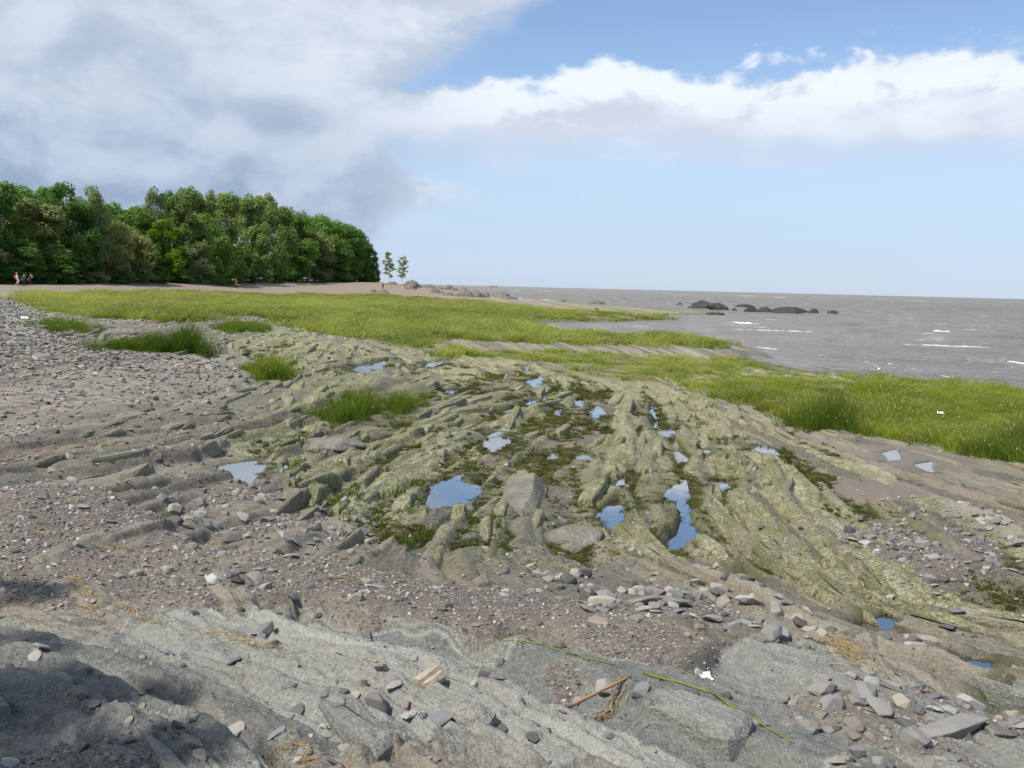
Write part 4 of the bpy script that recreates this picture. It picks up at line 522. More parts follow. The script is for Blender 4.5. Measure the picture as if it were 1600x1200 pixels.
sp_ = np.where(rr < 7, .24, np.where(rr < 18, .17, .25)); s_a = RS(suv(x, y)); ln_ = np.round(s_a/sp_); k = np.abs(s_a/sp_-ln_) < .16; x, y, rr = x[k], y[k], rr[k]; s_a = s_a[k]; ln_ = ln_[k]; sp_ = sp_[k]
cell = np.floor((y-.7*x)/(.8+.8*h2(ln_, ln_*0+1, 3))+h2(ln_, ln_*0+2, 4)*3); key = (ln_*4099+cell).astype(np.int64); _, fi = np.unique(key, return_index=True); x, y, rr, ln_ = x[fi], y[fi], rr[fi], ln_[fi]
h, mk = terrain(x, y); e_ = .03; sg = np.stack([RS(suv(x+e_, y))-RS(suv(x-e_, y)), RS(suv(x, y+e_))-RS(suv(x, y-e_))], -1); phi = np.arctan2(sg[:, 0], -sg[:, 1])   # strike = gradient turned a quarter
phi = np.where(np.cos(phi-math.pi/2) < 0, phi+math.pi, phi)
k = (mk['fill'] < .35) & ((mk['sand'] < .15) | (mk['slab'] > .5)) & (mk['gravel'] < .3) & (mk['pool'] < .35) & (mk['grass'] < .3) & (mk['rel'] > .36) & (h > .08) & (RNG.random(len(x)) < np.where(mk['slab'] > .5, .5, .8)); x, y, rr, h, phi = x[k], y[k], rr[k], h[k], phi[k]; al_ = mk['algae'][k]; sb_ = mk['slab'][k]; n = len(x); print('TICK ledges', n)
L_ = .5*(1.9/.5)**RNG.random(n)*np.where(sb_ > .5, .8, 1.)*np.clip(rr/16, .85, 1.6); W_ = .07*(.24/.07)**RNG.beta(1.2, 1.2, n)*np.clip(rr/16, .95, 1.5)*np.where(sb_ > .5, 1.15, 1.); dip = -RNG.uniform(.08, .34, n)*np.where(sb_ > .5, .75, 1.)
up = (RNG.uniform(-.02, .03, n)+.10*W_)*np.where(sb_ > .5, .45, .62)
kindl = np.where((sb_ > .3) | (rr < 6), 'slab', np.where(al_ > .5, 'mid', 'side')); vi = RNG.integers(0, 9, n); ph2 = phi+RNG.normal(0, .09, n); ptc = RNG.normal(0, .04, n)
def lrot(a, b, c): return (Matrix.Rotation(a, 3, 'Z') @ Matrix.Rotation(b, 3, 'Y') @ Matrix.Rotation(c, 3, 'X')).to_euler()
u, v = project(np.stack([x, y, h], -1)); app = L_*W_/rr**2*((u > 0) & (u < 1600) & (v < 1200)); od = np.argsort(-app)
for i in od[:295]:
    o = link('ledge', LM_[kindl[i]][vi[i]], gobj); o.location = (x[i], y[i], h[i]+up[i]); o.rotation_euler = lrot(ph2[i], ptc[i], dip[i]); o.scale = (L_[i], W_[i], .16)
lp = [proto('ledge_source', m_) for k in ('mid', 'side', 'slab') for m_ in LM_[k]]; ki = {'mid': 0, 'side': 9, 'slab': 18}; rest = od[295:]
o = scatter('ledges', np.stack([x, y, h+up], -1)[rest], np.stack([L_, W_, np.full(n, .16)], -1)[rest], np.array([tuple(lrot(ph2[i], ptc[i], dip[i])) for i in rest]), [ki[kindl[i]]+vi[i] for i in rest], lp); o.parent = gobj; o['kind'] = 'stuff'
# ------------------------------------------------------------------ water
sea_m = None
def sea_material():
    m, t = material('sea_water'); pos = t.geo()
    w1 = t.noise(t.mul(pos, (.35, 1., 1.)), .9, 5, .6, .3); w2 = t.noise(t.mul(pos, (.6, 1., 1.)), 3.5, 4, .6)
    w3 = t.noise(t.mul(pos, (.3, 1., 1.)), .12, 4, .6)
    nr = t.bump(w1*.8+w2*.25+w3*1.6, 1., 1.2)
    n = t.noise(t.mul(pos, (.25, 1., 1.)), .03, 4, .6)
    c = t.mix(n, (.178, .143, .096), (.26, .213, .15))
    cap = t.mapr(t.noise(t.mul(pos, (.22, 1., 1.)), .38, 3, .5)*.6 + w1*.4, .60, .665)
    c = t.mix(cap*.6, c, (.7, .69, .66))
    d = t.node('ShaderNodeBsdfDiffuse'); t.put(d.inputs[0], c); t.put(d.inputs['Normal'], nr); g = t.node('ShaderNodeBsdfGlossy'); g.inputs['Roughness'].default_value = .12; t.put(g.inputs['Normal'], nr)
    mx = t.node('ShaderNodeMixShader'); t.put(mx.inputs[0], .40 - cap*.35); t.l.new(d.outputs[0], mx.inputs[1]); t.l.new(g.outputs[0], mx.inputs[2]); out(t, mx); return m
rs2 = [18.]
while rs2[-1] < 700: rs2.append(rs2[-1]*1.007)
rs2 = np.array(rs2+list(np.geomspace(720, 24000, 60)))
th2 = np.linspace(-R_(75), R_(75), 560)
RR2, TH2 = np.meshgrid(rs2, th2, indexing='ij'); X2 = (RR2*np.sin(TH2)).ravel(); Y2 = (RR2*np.cos(TH2)).ravel(); r2 = RR2.ravel()
dep = np.clip(-base_z(X2, Y2)/.8, .04, 1)*np.clip(1.3-r2/900, 0, 1)
wx = X2*.22+Y2+3*fbm(X2*.03, Y2*.03, 81, 2)
wave = .10*np.sin(wx*2*np.pi/9.)+.05*np.sin((wx+X2*.1)*2*np.pi/5.3+1)+.11*fbm(X2*.12, Y2*.3, 83, 4)
wave = 1.6*dep*(wave+.05*np.abs(np.sin(wx*np.pi/9.))**3)
sea = link('sea', mesh_np('sea', np.stack([X2, Y2, wave], -1), grid_faces(len(rs2), len(th2))[:, ::-1], sea_material(), True))
tag(sea, 'brown grey choppy sea reaching to the horizon', None, None, 'structure')
# breaking crests
foam_m, t = material('sea_foam'); p = t.geo(); f = t.noise(p, 6., 5, .7)
out(t, principled(t, t.mix(f, (.45, .45, .43), (.8, .8, .79)), .8, t.bump(f, .8, .05), .2))
V = []; Fc = []
def crest(x0, y0, x1, y1, h, seed):
    L = math.hypot(x1-x0, y1-y0); n = max(8, int(L/max(.12, h*.5))); n = min(n, 70); rg = random.Random(seed); b_ = len(V); prof = [(-1.15, 0), (-.75, .5), (-.3, .95), (.05, 1), (.6, .55), (1.7, 0)]
    for i in range(n+1):
        f = i/n; e = math.sin(math.pi*min(max(f, .001), .999))**.5
        no = float(vn(np.array([f*L*.9/h*.25+seed*7.1]), np.array([seed*1.3]), 5)[0]); hh = h*e*max(.12, .62+.75*no); wd = h*(.55+.5*rg.random())*max(e, .15)
        cx = x0+(x1-x0)*f; cy = y0+(y1-y0)*f+no*h*1.8
        for (q, z) in prof: V.append((cx, cy+q*wd*1.1, -.04+hh*z*(.85+.3*rg.random())))
    k = len(prof)
    for i in range(n):
        for j in range(k-1): a = b_+i*k+j; Fc.append((a, a+k, a+k+1, a+1))
for i, c in enumerate(FT['CREST']): crest(*c[:4], c[4]*.6*min(max(math.hypot(c[0], c[1])/90, .35), 1), i)
rc = random.Random(3); nsm = 0
while nsm < 190:
    r = math.exp(rc.uniform(math.log(70), math.log(900))); a = rc.uniform(-.05, .52); x = r*math.sin(a); y = r*math.cos(a)
    if base_z(np.array([x]), np.array([y]))[0] > -.5: continue
    L = rc.uniform(1.5, 6)*(1+r/300); h = rc.uniform(.045, .11)*(1+r/900); crest(x-L/2, y+L*.06, x+L/2, y-L*.06, h, 100+nsm); nsm += 1
tag(link('sea_foam', mesh_np('sea_foam', V, Fc, foam_m, True)), 'white foam on the breaking wavelets of the sea', 'foam', None, 'stuff')
# tide pools
pool_m, t = material('pool_water'); pos = t.geo()
pb = principled(t, (.55, .62, .60), .03, t.bump(t.noise(pos, 9., 3), 0.06, .02), .5, IOR=2.1); pb.inputs['Transmission Weight'].default_value = 1.0
gl = t.node('ShaderNodeBsdfGlossy'); gl.inputs['Roughness'].default_value = .02; pm = t.node('ShaderNodeMixShader'); pm.inputs[0].default_value = .45; t.l.new(pb.outputs[0], pm.inputs[1]); t.l.new(gl.outputs[0], pm.inputs[2]); out(t, pm)
for P, lv, rr in POOLS:
    A = np.array(P); c = A.mean(0); d = A-c; ln = np.hypot(d[:, 0], d[:, 1])[:, None]; A2 = c+d*(1+np.minimum(.28/np.maximum(ln, .05), 1.2))
    me = bpy.data.meshes.new('tide_pool'); me.from_pydata([(float(a[0]-c[0]), float(a[1]-c[1]), 0) for a in A2], [], [list(range(len(A2)))]); me.update(); me.materials.append(pool_m)
    if me.polygons[0].normal.z < 0: me.flip_normals()
    o = link('tide_pool', me, None, (c[0], c[1], lv)); tag(o, 'still tide pool held between ridges of weedy rock', None, 'tide pools in the rock flat', 'structure')

# ------------------------------------------------------------------ stones
def hull_stone(seed, flat, n=13, name='stone'):
    rg = random.Random(seed); bm = bmesh.new(); a = rg.uniform(.65, 1.)
    for i in range(n):
        while True:
            v = Vector((rg.uniform(-1, 1), rg.uniform(-1, 1), rg.uniform(-1, 1)))
            if .55 < max(abs(v.x)**3+abs(v.y)**3+abs(v.z)**3, 0) < 1.25: break
        bm.verts.new((v.x*.5, v.y*.5*a, v.z*.5*flat))
    r = bmesh.ops.convex_hull(bm, input=bm.verts[:])
    bmesh.ops.delete(bm, geom=list({e for e in r['geom_interior']+r['geom_unused'] if isinstance(e, bmesh.types.BMVert)}), context='VERTS')
    bmesh.ops.dissolve_limit(bm, angle_limit=R_(9), verts=bm.verts[:], edges=bm.edges[:])
    bmesh.ops.bevel(bm, geom=bm.edges[:], offset=.018, segments=1, affect='EDGES', clamp_overlap=True)
    bmesh.ops.triangulate(bm, faces=bm.faces[:]); bmesh.ops.recalc_face_normals(bm, faces=bm.faces[:])
    me = bpy.data.meshes.new(name); bm.to_mesh(me); bm.free(); return me
SHAPES = [('flat slab', .28), ('thin plate', .2), ('wedge', .5), ('block', .62), ('chunk', .75), ('slab', .36)]
STONE = {}
def stone_mesh(shape, var, col):
    k = (shape, var, col)
    if k not in STONE:
        flat = dict(SHAPES)[shape]; me = hull_stone(hash((SHAPES.index((shape, flat))*7+var)) % 9999, flat, 22 if var % 2 else 16); me.name = 'stone'; me.materials.append(SM[col]); STONE[k] = me
    return STONE[k]
ZPH = {'band': 'in the rubble band below the outcrop', 'corner': 'in the lower right rubble heap', 'midleft': 'in the rubble beside the long left pool',
 'shingle': 'on the shingle below the mud patch', 'rightpool': 'by the weedy lower right pools', 'lowcentre': 'in the hollow by the driftwood block', 'lowleft': 'in the lower left shaded hollow',
 'grit': 'on the dark grit patch', 'nook': 'in the nook below the twin pools', 'cobble': 'on the upper cobble beach', 'ledge': 'on the pale ledges at left', 'rock': 'on the bare grey slabs', 'crust': 'on the algae crusted rock'}
DENS = {'band': (90, .055, .2), 'corner': (70, .05, .22), 'midleft': (42, .05, .16), 'shingle': (26, .06, .24), 'rightpool': (22, .05, .18), 'lowcentre': (70, .03, .1), 'lowleft': (60, .03, .1), 'grit': (14, .03, .09), 'nook': (40, .04, .12), 'cobble': (40, .045, .14), 'ledge': (16, .04, .13)}
CW = [('grey', 26), ('pale', 20), ('tan', 16), ('dark', 14), ('brown', 10), ('blue', 6), ('cream', 6), ('salmon', 3), ('white', 1)]
CN = [c for c, w in CW]; CWt = np.array([w for c, w in CW], float); CWt /= CWt.sum()
SL = []                                   # x, y, size, colour, zone
def zone_of(x, y):
    for k in ('band', 'corner', 'lowcentre', 'lowleft', 'nook', 'midleft', 'rightpool', 'shingle', 'grit', 'ledge', 'cobble'):
        if sdf(np.array([x]), np.array([y]), FT['RUBBLE'][k], .3)[0] > -.12: return k
    return 'rock' if y < 7.5 else 'crust'
for x, y, w, c in FT['STONES']: SL.append((x, y, w*1.08, c, zone_of(x, y), 1))
for k, P in FT['RUBBLE'].items():
    A = np.array(P); lo = A.min(0); hi = A.max(0); dn, a, b = DENS[k]; n = int(dn*(hi[0]-lo[0])*(hi[1]-lo[1])); n = min(n, 60000)
    x = RNG.uniform(lo[0], hi[0], n); y = RNG.uniform(lo[1], hi[1], n); d = sdf(x, y, P, .5)
    w = .1+.02*np.hypot(x, y)
    keep = (RNG.random(n) < sst(d, -w*.8, w*.6)) & (RNG.random(n) < np.clip(.75+.9*fbm(x*1.3, y*1.1, 91, 3), .12, 1))
    x = x[keep]; y = y[keep]; sz = a*(b/a)**(RNG.beta(1.1, 2.6, len(x)))
    if k == 'cobble': kp = RNG.random(len(x)) < np.clip(30/np.hypot(x, y), 0, 1); x = x[kp]; y = y[kp]; sz = sz[kp]*np.clip(np.hypot(x, y)/16, .8, 2.2)
    cc = RNG.choice(CN, len(x), p=CWt)
    SL += [(float(p), float(q), float(z), str(c_), k, 0) for p, q, z, c_ in zip(x, y, sz, cc)]
# scattered over the rest of the flat
n = 1500; rr = np.exp(RNG.uniform(math.log(3.2), math.log(32), n)); aa = RNG.uniform(-.5, .5, n); x = rr*np.sin(aa); y = rr*np.cos(aa); kp = RNG.random(n) < np.clip(.5+fbm(x*.8, y*.6, 95, 3), 0, 1)
for p, q in zip(x[kp], y[kp]): SL.append((float(p), float(q), float(.025+.09*RNG.beta(1, 3)), str(RNG.choice(CN, p=CWt)), zone_of(p, q), 0))
sx = np.array([q[0] for q in SL]); sy = np.array([q[1] for q in SL]); sz = np.array([q[2] for q in SL])
hz, mk = terrain(sx, sy)
u, v = project(np.stack([sx, sy, hz], -1)); inf = (u > 8) & (u < 1592) & (v > 400) & (v < 1190)
app = sz/np.hypot(sx, sy)*inf*(hz > .02)*(mk['pool'] < .9)+np.array([9.*q[5] for q in SL])*inf
order = np.argsort(-app); NIND = 280
stones = []
ex, mk2 = terrain(sx+.04, sy), terrain(sx, sy+.04); gx = (ex[0]-hz)/.04; gy = (mk2[0]-hz)/.04
rot = np.zeros((len(SL), 3)); rot[:, 0] = np.arctan(np.clip(gy, -.7, .7)); rot[:, 1] = -np.arctan(np.clip(gx, -.7, .7))
rot[:, :2] += RNG.normal(0, .13, (len(SL), 2)); rot[:, 2] = RNG.uniform(0, 6.28, len(SL))
shp = RNG.integers(0, 6, len(SL)); var = RNG.integers(0, 5, len(SL))
shp = np.where(sz > .17, 0, shp)
CNAME = {'pale': 'pale grey', 'blue': 'blue grey', 'dark': 'dark grey', 'green': 'green grey', 'salmon': 'salmon pink', 'cream': 'cream'}
def eul(rx, ry, rz): return (Matrix.Rotation(rx, 3, 'X') @ Matrix.Rotation(ry, 3, 'Y') @ Matrix.Rotation(rz, 3, 'Z')).to_euler()
for i in order[:NIND]:
    x, y, s_, c, zn, hand = SL[i]; sn, fl = SHAPES[shp[i]]
    o = link('stone', stone_mesh(sn, int(var[i]), c)); o.location = (x, y, hz[i]+fl*s_*.5*.3); o.rotation_euler = eul(*rot[i]); o.scale = (s_*1.12,)*3
    a_ = s_/math.hypot(x, y); size = 'big' if a_ > .03 else 'small' if a_ < .0125 else ''
    stones.append((o, f"{size} {CNAME.get(c, c)} {sn}".strip(), zn, float(u[i])))
bylab = {}
for q in stones: bylab.setdefault(f"{q[1]} {ZPH[q[2]]}", []).append(q)
ORD = ['leftmost', 'second from left', 'third from left', 'fourth from left', 'fifth from left', 'sixth from left', 'seventh from left', 'eighth from left', 'ninth from left', 'tenth from left']
for lab, qs in bylab.items():
    qs.sort(key=lambda q: q[3])
    for n_, q in enumerate(qs):
        lb = lab if len(qs) == 1 else f"{lab}, {ORD[n_] if n_ < 10 else 'among those further right'}"
        if len(qs) == 2: lb = f"{lab}, the {('left', 'right')[n_]} one"
        tag(q[0], lb, 'stone', 'loose stones on the shore')
rest = order[NIND:]; rest = rest[(hz[rest] > .0)]
pr = []; pidx = {}
for si, (sn, fl) in enumerate(SHAPES):
    for ci, c in enumerate(CN): pidx[(si, c)] = len(pr); pr.append(proto('stone_source', stone_mesh(sn, (si+ci) % 5, c)))
P_ = np.stack([sx, sy, hz+sz*.12], -1)[rest]
scatter('rubble', P_, np.repeat(sz[rest][:, None]*1.1, 3, 1), np.array([tuple(eul(*rot[i])) for i in rest]), [pidx[(int(shp[i]), SL[i][3] if SL[i][3] in CN else 'grey')] for i in rest], pr, 'small angular grey and tan stones strewn across the rock flat', 'rubble')
# pebbles and grit chips close by
n = 60000; rr = 2.6+np.abs(RNG.random(n))**1.2*11; aa = RNG.uniform(-.62, .62, n); x = rr*np.sin(aa); y = rr*np.cos(aa); h, mk = terrain(x, y)
kp = (RNG.random(n) < np.clip(mk['fill']*(1-mk['mud'])+.05, 0, 1)) & (mk['pool'] < .3); x, y, h, rr = x[kp], y[kp], h[kp], rr[kp]; n = len(x)
s_ = (.008+.03*RNG.beta(1, 3.2, n))*np.clip(rr/5, .8, 2.2)
scatter('pebbles', np.stack([x, y, h+s_*.1], -1), np.repeat(s_[:, None], 3, 1), RNG.uniform(0, 6.28, (n, 3))*np.array([.08, .08, 1]), RNG.choice(len(pr), n), pr, 'fine dark grit and stone chips between the rock slabs', 'pebbles')

# ------------------------------------------------------------------ boulders
def boulder_mesh(seed, sx_, sy_, sz_, mat, rough=.22, sub=4, cuts=5):
    rg = random.Random(seed); bm = bmesh.new(); bmesh.ops.create_icosphere(bm, subdivisions=sub, radius=1)
    pl = []
    for _ in range(cuts):
        n = Vector((rg.uniform(-1, 1), rg.uniform(-1, 1), rg.uniform(-.1, 1))).normalized(); pl.append((n, rg.uniform(.55, .85)))
    C_ = np.array([v.co for v in bm.verts])
    nz = fbm(C_[:, 0]*1.3+seed*3.1+C_[:, 2]*.7, C_[:, 1]*1.3+C_[:, 2]*1.1, seed, 4)+.4*fbm(C_[:, 0]*4+seed, C_[:, 2]*4+C_[:, 1]*2, seed+5, 3)
    for v, q in zip(bm.verts, nz):
        c = v.co*(1+rough*float(q))
        for n, d in pl:
            e = c.dot(n)-d
            if e > 0: c -= n*e*.85
        v.co = (c.x*sx_, c.y*sy_, c.z*sz_ if c.z > 0 else c.z*sz_*.5)
    me = bpy.data.meshes.new('boulder'); bm.to_mesh(me); bm.free()
    for p in me.polygons: p.use_smooth = True
    me.materials.append(mat); return me
def rock_mat(name, a, b, weed=None, wl=0.):
    m, t = material(name); p = t.tc('Object'); pos = t.geo(); n = t.noise(p, 2.2, 6, .65); n2 = t.noise(t.mul(p, (1, 1, 4)), 5., 5, .65); n3 = t.noise(p, 18., 4, .7)
    c = t.mix(t.mapr(n*.5+n2*.3+n3*.2, .36, .64), a, b)
    if weed:
        w = t.mapr(t.sep(pos)[2] + (n - .5)*.3, wl, wl-.25); c = t.mix(w*.8, c, weed)
    out(t, principled(t, c, .85, t.bump(n2*.5+n3*.5, .9, .12), .25)); return m
BM1 = rock_mat('far_boulder_rock', (.10, .092, .083), (.25, .23, .205)); BM2 = rock_mat('black_reef_rock', (.030, .029, .027), (.085, .08, .072), (.045, .04, .02), .3)
BM3 = rock_mat('brown_wedge_rock', (.15, .14, .112), (.30, .28, .225)); BM4 = rock_mat('weedy_rock', (.10, .10, .06), (.2, .19, .13))
bl = ['largest pale boulder on the stony point below the two small trees', 'low boulder in front of the largest pale boulder', 'pale boulder just right of the largest one on the point', 'small dark boulder between two pale ones on the point', 'upright pale boulder standing highest at the middle of the point', 'boulder leaning beside the upright one on the point',
 'dark boulder at the grass edge below the point', 'small stone beside the dark boulder at the grass edge', 'broad low boulder at the grass edge of the point', 'flat boulder on the crest of the point near the sea', 'broad hump of rock near the tip of the point', 'tall hump of rock near the tip of the point', 'small boulder on the tip of the point', 'long low boulder where the point meets the surf', 'last low rock of the point awash in surf',
 'dark boulder on the far beach left of the standing figure', 'rounded boulder in front of the standing dark figure', 'low stones under the two small trees', 'small dark rock alone in the far shallows', 'dark rock hump beyond the far tidal flat', 'small rock on the far tidal flat', 'dark broken rock beside the grass spit', 'second dark rock beside the grass spit']
for i, (x, y, w, hgt) in enumerate(FT['BOULD']):
    z = max(ground(x, y), -.1); o = link('boulder', boulder_mesh(300+i, w*.72, w*.6, hgt*1.3, BM1 if i < 18 else BM4, .38, 3, 8), None, (x, y, z-.05)); o.rotation_euler[2] = i*1.3*0
    tag(o, bl[i], 'boulder', 'boulders on the far shore')
ol = ['tallest black reef rock at the left end of the reef', 'second black reef rock from the left, lower and smooth', 'tiny black rock in the gap of the reef', 'thin distant black rock behind the gap of the reef', 'jagged black rock at the start of the right reef', 'black reef rock left of the long whale back', 'long whale backed black rock in the reef', 'black rock just right of the whale backed one', 'last black rock at the seaward end of the reef', 'flat dark ledge awash in front of the reef', 'low rock far behind the reef by the green flat', 'low weedy rock awash off the right grass']
for i, (x, y, w, hgt) in enumerate(FT['OFF']):
    o = link('reef_rock', boulder_mesh(400+i, w*.6, w*.45, hgt*1.3, BM2 if i < 11 else BM4, .55, 4, 9), None, (x, y, -.1)); tag(o, ol[i], 'rock', 'reef rocks in the sea')
wx0, wy0, wz0 = FT['WEDGE'][0]
for (dx_, dy_, a, b_, c_, sd, lab, rz, mt) in ((.07, 1.2, .29, 1.3, .17, 501, 'long brown grey wedge shaped boulder in the middle of the flat', -.05, BM3), (.45, -.9, .38, .45, .15, 505, 'blunt olive brown boulder below the wedge shaped boulder', .3, BM3), (-2.45, 3.3, .5, .28, .17, 507, 'rounded olive boulder in front of the grass clump', .25, BM3)):
    x = wx0+dx_; y = wy0+dy_; o = link('boulder', boulder_mesh(sd, a, b_, c_, mt, .16, 4, 7), None, (x, y, ground(x, y)+.0)); o.rotation_euler[2] = rz; tag(o, lab, 'boulder')

# ------------------------------------------------------------------ grass
def tuft_mesh(seed, n, spread, h, wdt, mat, lean=.25, heads=0, hm=None):
    rg = random.Random(seed); V = []; Fc = []; Hg = []; mi = []
    for i in range(n):
        a = rg.uniform(0, 6.28); d = spread*math.sqrt(rg.random()); x = d*math.cos(a); y = d*math.sin(a); hh = h*rg.uniform(.55, 1.1); la = rg.uniform(0, 6.28); l = lean*hh*rg.uniform(.3, 1.4); fx = math.cos(la); fy = math.sin(la)
        wa = rg.uniform(0, 3.14); wx_ = math.cos(wa)*wdt; wy_ = math.sin(wa)*wdt; b_ = len(V)
        for q, k in ((0, 1), (.5, .85), (1, .12)):
            cx = x+fx*l*q*q+.12*l; cy = y+fy*l*q*q
            V += [(cx-wx_*k, cy-wy_*k, hh*q), (cx+wx_*k, cy+wy_*k, hh*q)]; Hg += [q, q]
        Fc += [(b_, b_+1, b_+3, b_+2), (b_+2, b_+3, b_+5, b_+4)]; mi += [0, 0]
        if heads and rg.random() < heads:
            b_ = len(V); hw = wdt*1.5
            for q in (0, 1): V += [(cx-hw, cy, hh*(.97+.12*q)), (cx+hw, cy, hh*(.97+.12*q))]; Hg += [1, 1]
            Fc.append((b_, b_+1, b_+3, b_+2)); mi.append(1)
    me = mesh_np('tuft', V, Fc, mat); fattr(me, 'hgt', Hg)
    if hm: me.materials.append(hm); me.polygons.foreach_set('material_index', np.array(mi, np.int32))
    return me
GY = grass_mat('meadow_grass', (.115, .175, .028), (.35, .39, .09), (.48, .46, .22)); GD = grass_mat('rush_grass', (.06, .11, .014), (.13, .19, .03), (.2, .22, .06)); GB = grass_mat('lush_grass', (.095, .155, .016), (.29, .335, .05), (.40, .40, .12))
HM = mat_simple('seed_heads', (.38, .34, .19), .8)
def grass_patch(name, polys, dens, protos, hs, label, cat, clumpy=.6, real=False, edge=1.0):
    PX = []
    for P in polys:
        A = np.array(P); lo = A.min(0)-.3; hi = A.max(0)+.3
        ar = (hi[0]-lo[0])*(hi[1]-lo[1]); cand = dens(np.maximum(np.hypot(np.clip(0, lo[0], hi[0]), max(lo[1], 1)), 1.)); n = int(min(ar*cand, 700000)); x = RNG.uniform(lo[0], hi[0], n); y = RNG.uniform(lo[1], hi[1], n); r = np.hypot(x, y)
        k = RNG.random(n) < dens(r)*ar/n; x, y, r = x[k], y[k], r[k]
        w = np.clip(r*.012, .04, 2.); jx = x+w*2.2*fbm(x/(w*14)+3, y/(w*14), 21, 4)*edge; jy = y+w*4.5*fbm(x/(w*14), y/(w*18)+7, 22, 4)*edge
        d = sdf(jx, jy, P, 6.); k = (RNG.random(len(x)) < sst(d, -w*1.6, w*4.2)) & (RNG.random(len(x)) < 1-clumpy*(1-sst(fbm(x/(w*40), y/(w*18), 33, 4), -.32, .02)))
        PX.append(np.stack([x[k], y[k]], -1))
    q = np.concatenate(PX); x, y = q[:, 0], q[:, 1]; h, mk = terrain(x, y); r = np.hypot(x, y)
    k = (h > -.12) & (mk['pool'] < .25); x, y, h, r = x[k], y[k], h[k], r[k]; n = len(x)
    if real: hs0 = hs; hs = lambda r: hs0(r)*(.68+.32*sst(sdf(x, y, polys[0], 2.), -.1, .45))
    sc = hs(r)*np.clip(.85+.95*fbm(x/(r*.035+.3), y/(r*.07+.3), 37, 3), .35, 1.6)*RNG.uniform(.75, 1.2, n); wd = np.clip(r/28, .7, 4.)
    print(name, n)
    if real:                                   # a countable clump: one mesh of its own
        V = []; Fc = []; Hg = []; MI = []; off = 0; c = np.array([x.mean(), y.mean(), h.min()])
        for i in range(n):
            me = protos[i % len(protos)].data; k = len(me.vertices); co = np.empty(k*3, np.float32); me.vertices.foreach_get('co', co); co = co.reshape(-1, 3); a = RNG.uniform(0, 6.28)
            ca, sa = math.cos(a), math.sin(a); V.append(np.stack([(co[:, 0]*ca-co[:, 1]*sa)*wd[i]+x[i]-c[0], (co[:, 0]*sa+co[:, 1]*ca)*wd[i]+y[i]-c[1], co[:, 2]*sc[i]+h[i]-.02-c[2]], -1))
            vi = np.empty(len(me.polygons)*4, np.int32); me.loops.foreach_get('vertex_index', vi); Fc.append(vi.reshape(-1, 4)+off); off += k
            hg = np.empty(k, np.float32); me.attributes['hgt'].data.foreach_get('value', hg); Hg.append(hg); mi = np.empty(len(me.polygons), np.int32); me.polygons.foreach_get('material_index', mi); MI.append(mi)
        me = mesh_np(name, np.concatenate(V), np.concatenate(Fc), protos[0].data.materials[0]); me.materials.append(HM); me.polygons.foreach_set('material_index', np.concatenate(MI)); fattr(me, 'hgt', np.concatenate(Hg))
        return tag(link(name, me, None, tuple(c)), label, cat)
    return scatter(name, np.stack([x, y, h-.02], -1), np.stack([wd, wd, sc], -1), np.stack([np.zeros(n), np.zeros(n), RNG.uniform(0, 6.28, n)], -1), RNG.integers(0, len(protos), n), protos, label, cat)
def tufts(mat, n, spread, wd, lean, heads, sd, h=1.): return [proto('tuft_source', tuft_mesh(sd+i, n, spread, h, wd, mat, lean, heads, HM)) for i in range(4)]
TM = tufts(GY, 34, .26, .010, .32, .035, 10); TR_ = tufts(GB, 34, .2, .0065, .4, .012, 30); TD = tufts(GD, 44, .17, .0042, .34, .03, 50)
GX = grass_mat('dead_grass', (.24, .19, .09), (.42, .36, .2), (.5, .45, .3)); TX = tufts(GX, 22, .22, .007, .5, .05, 110)
TM = TM*2+TX[:1]; TR_ = TR_*3+TX[1:2]; TD = TD*3+TX[2:3]
G_ = FT['GRASS']
grass_patch('marsh_grass', [G_['meadow']], lambda r: np.clip(1300/(r*r)*10, .9, 12), TM, lambda r: np.clip(.30+r*.0012, .3, .55), 'broad yellow green salt marsh meadow across the far flat', 'grass', .5)
grass_patch('marsh_grass', [G_['strip'], G_['mid'], G_['yellow']], lambda r: np.clip(18000/(r*r), 3, 13), TM, lambda r: .24+r*0, 'thin yellow green grass strips between pale rock flats', 'grass', .7)
grass_patch('marsh_grass', [G_['flat']], lambda r: np.clip(5500/(r*r), .8, 5), TM, lambda r: .2+r*0, 'sparse short grass on the pale flats beside the shallows', 'grass', .95)
grass_patch('marsh_grass', [G_['right']], lambda r: np.clip(15000/(r*r), 8, 42), TR_, lambda r: .30+r*0, 'lush bright green grass bed beside the water at right', 'grass', .35)
grass_patch('marsh_grass', [G_['wet1'], G_['wet2']], lambda r: 4+r*0, TR_, lambda r: .4+r*0, 'sparse grass standing in the shallows off the right bed', 'grass', .9)
for key, lab, hh in (('c_left', 'small low grass clump at the edge of the cobble beach', .45), ('c_long', 'long dark grass clump beside the cobble beach', .75), ('c_small', 'thin grass strip among rocks behind the round tuft', .4), ('c_tuft', 'round tuft of grass standing alone on the left rocks', .55), ('c_center', 'tall dark rush clump in the middle of the rocks', .62), ('c_right', 'dark rush clump at the front corner of the right grass bed', .55), ('c_edge', 'dark green rushes at the right frame edge of the grass bed', .5)):
    o = grass_patch('rush_clump', [G_[key]], lambda r: np.clip(30000/(r*r), 25, 60), TD if key != 'c_tuft' else TR_, lambda r, hh=hh: hh+r*0, lab, 'grass', .15, True, .4)
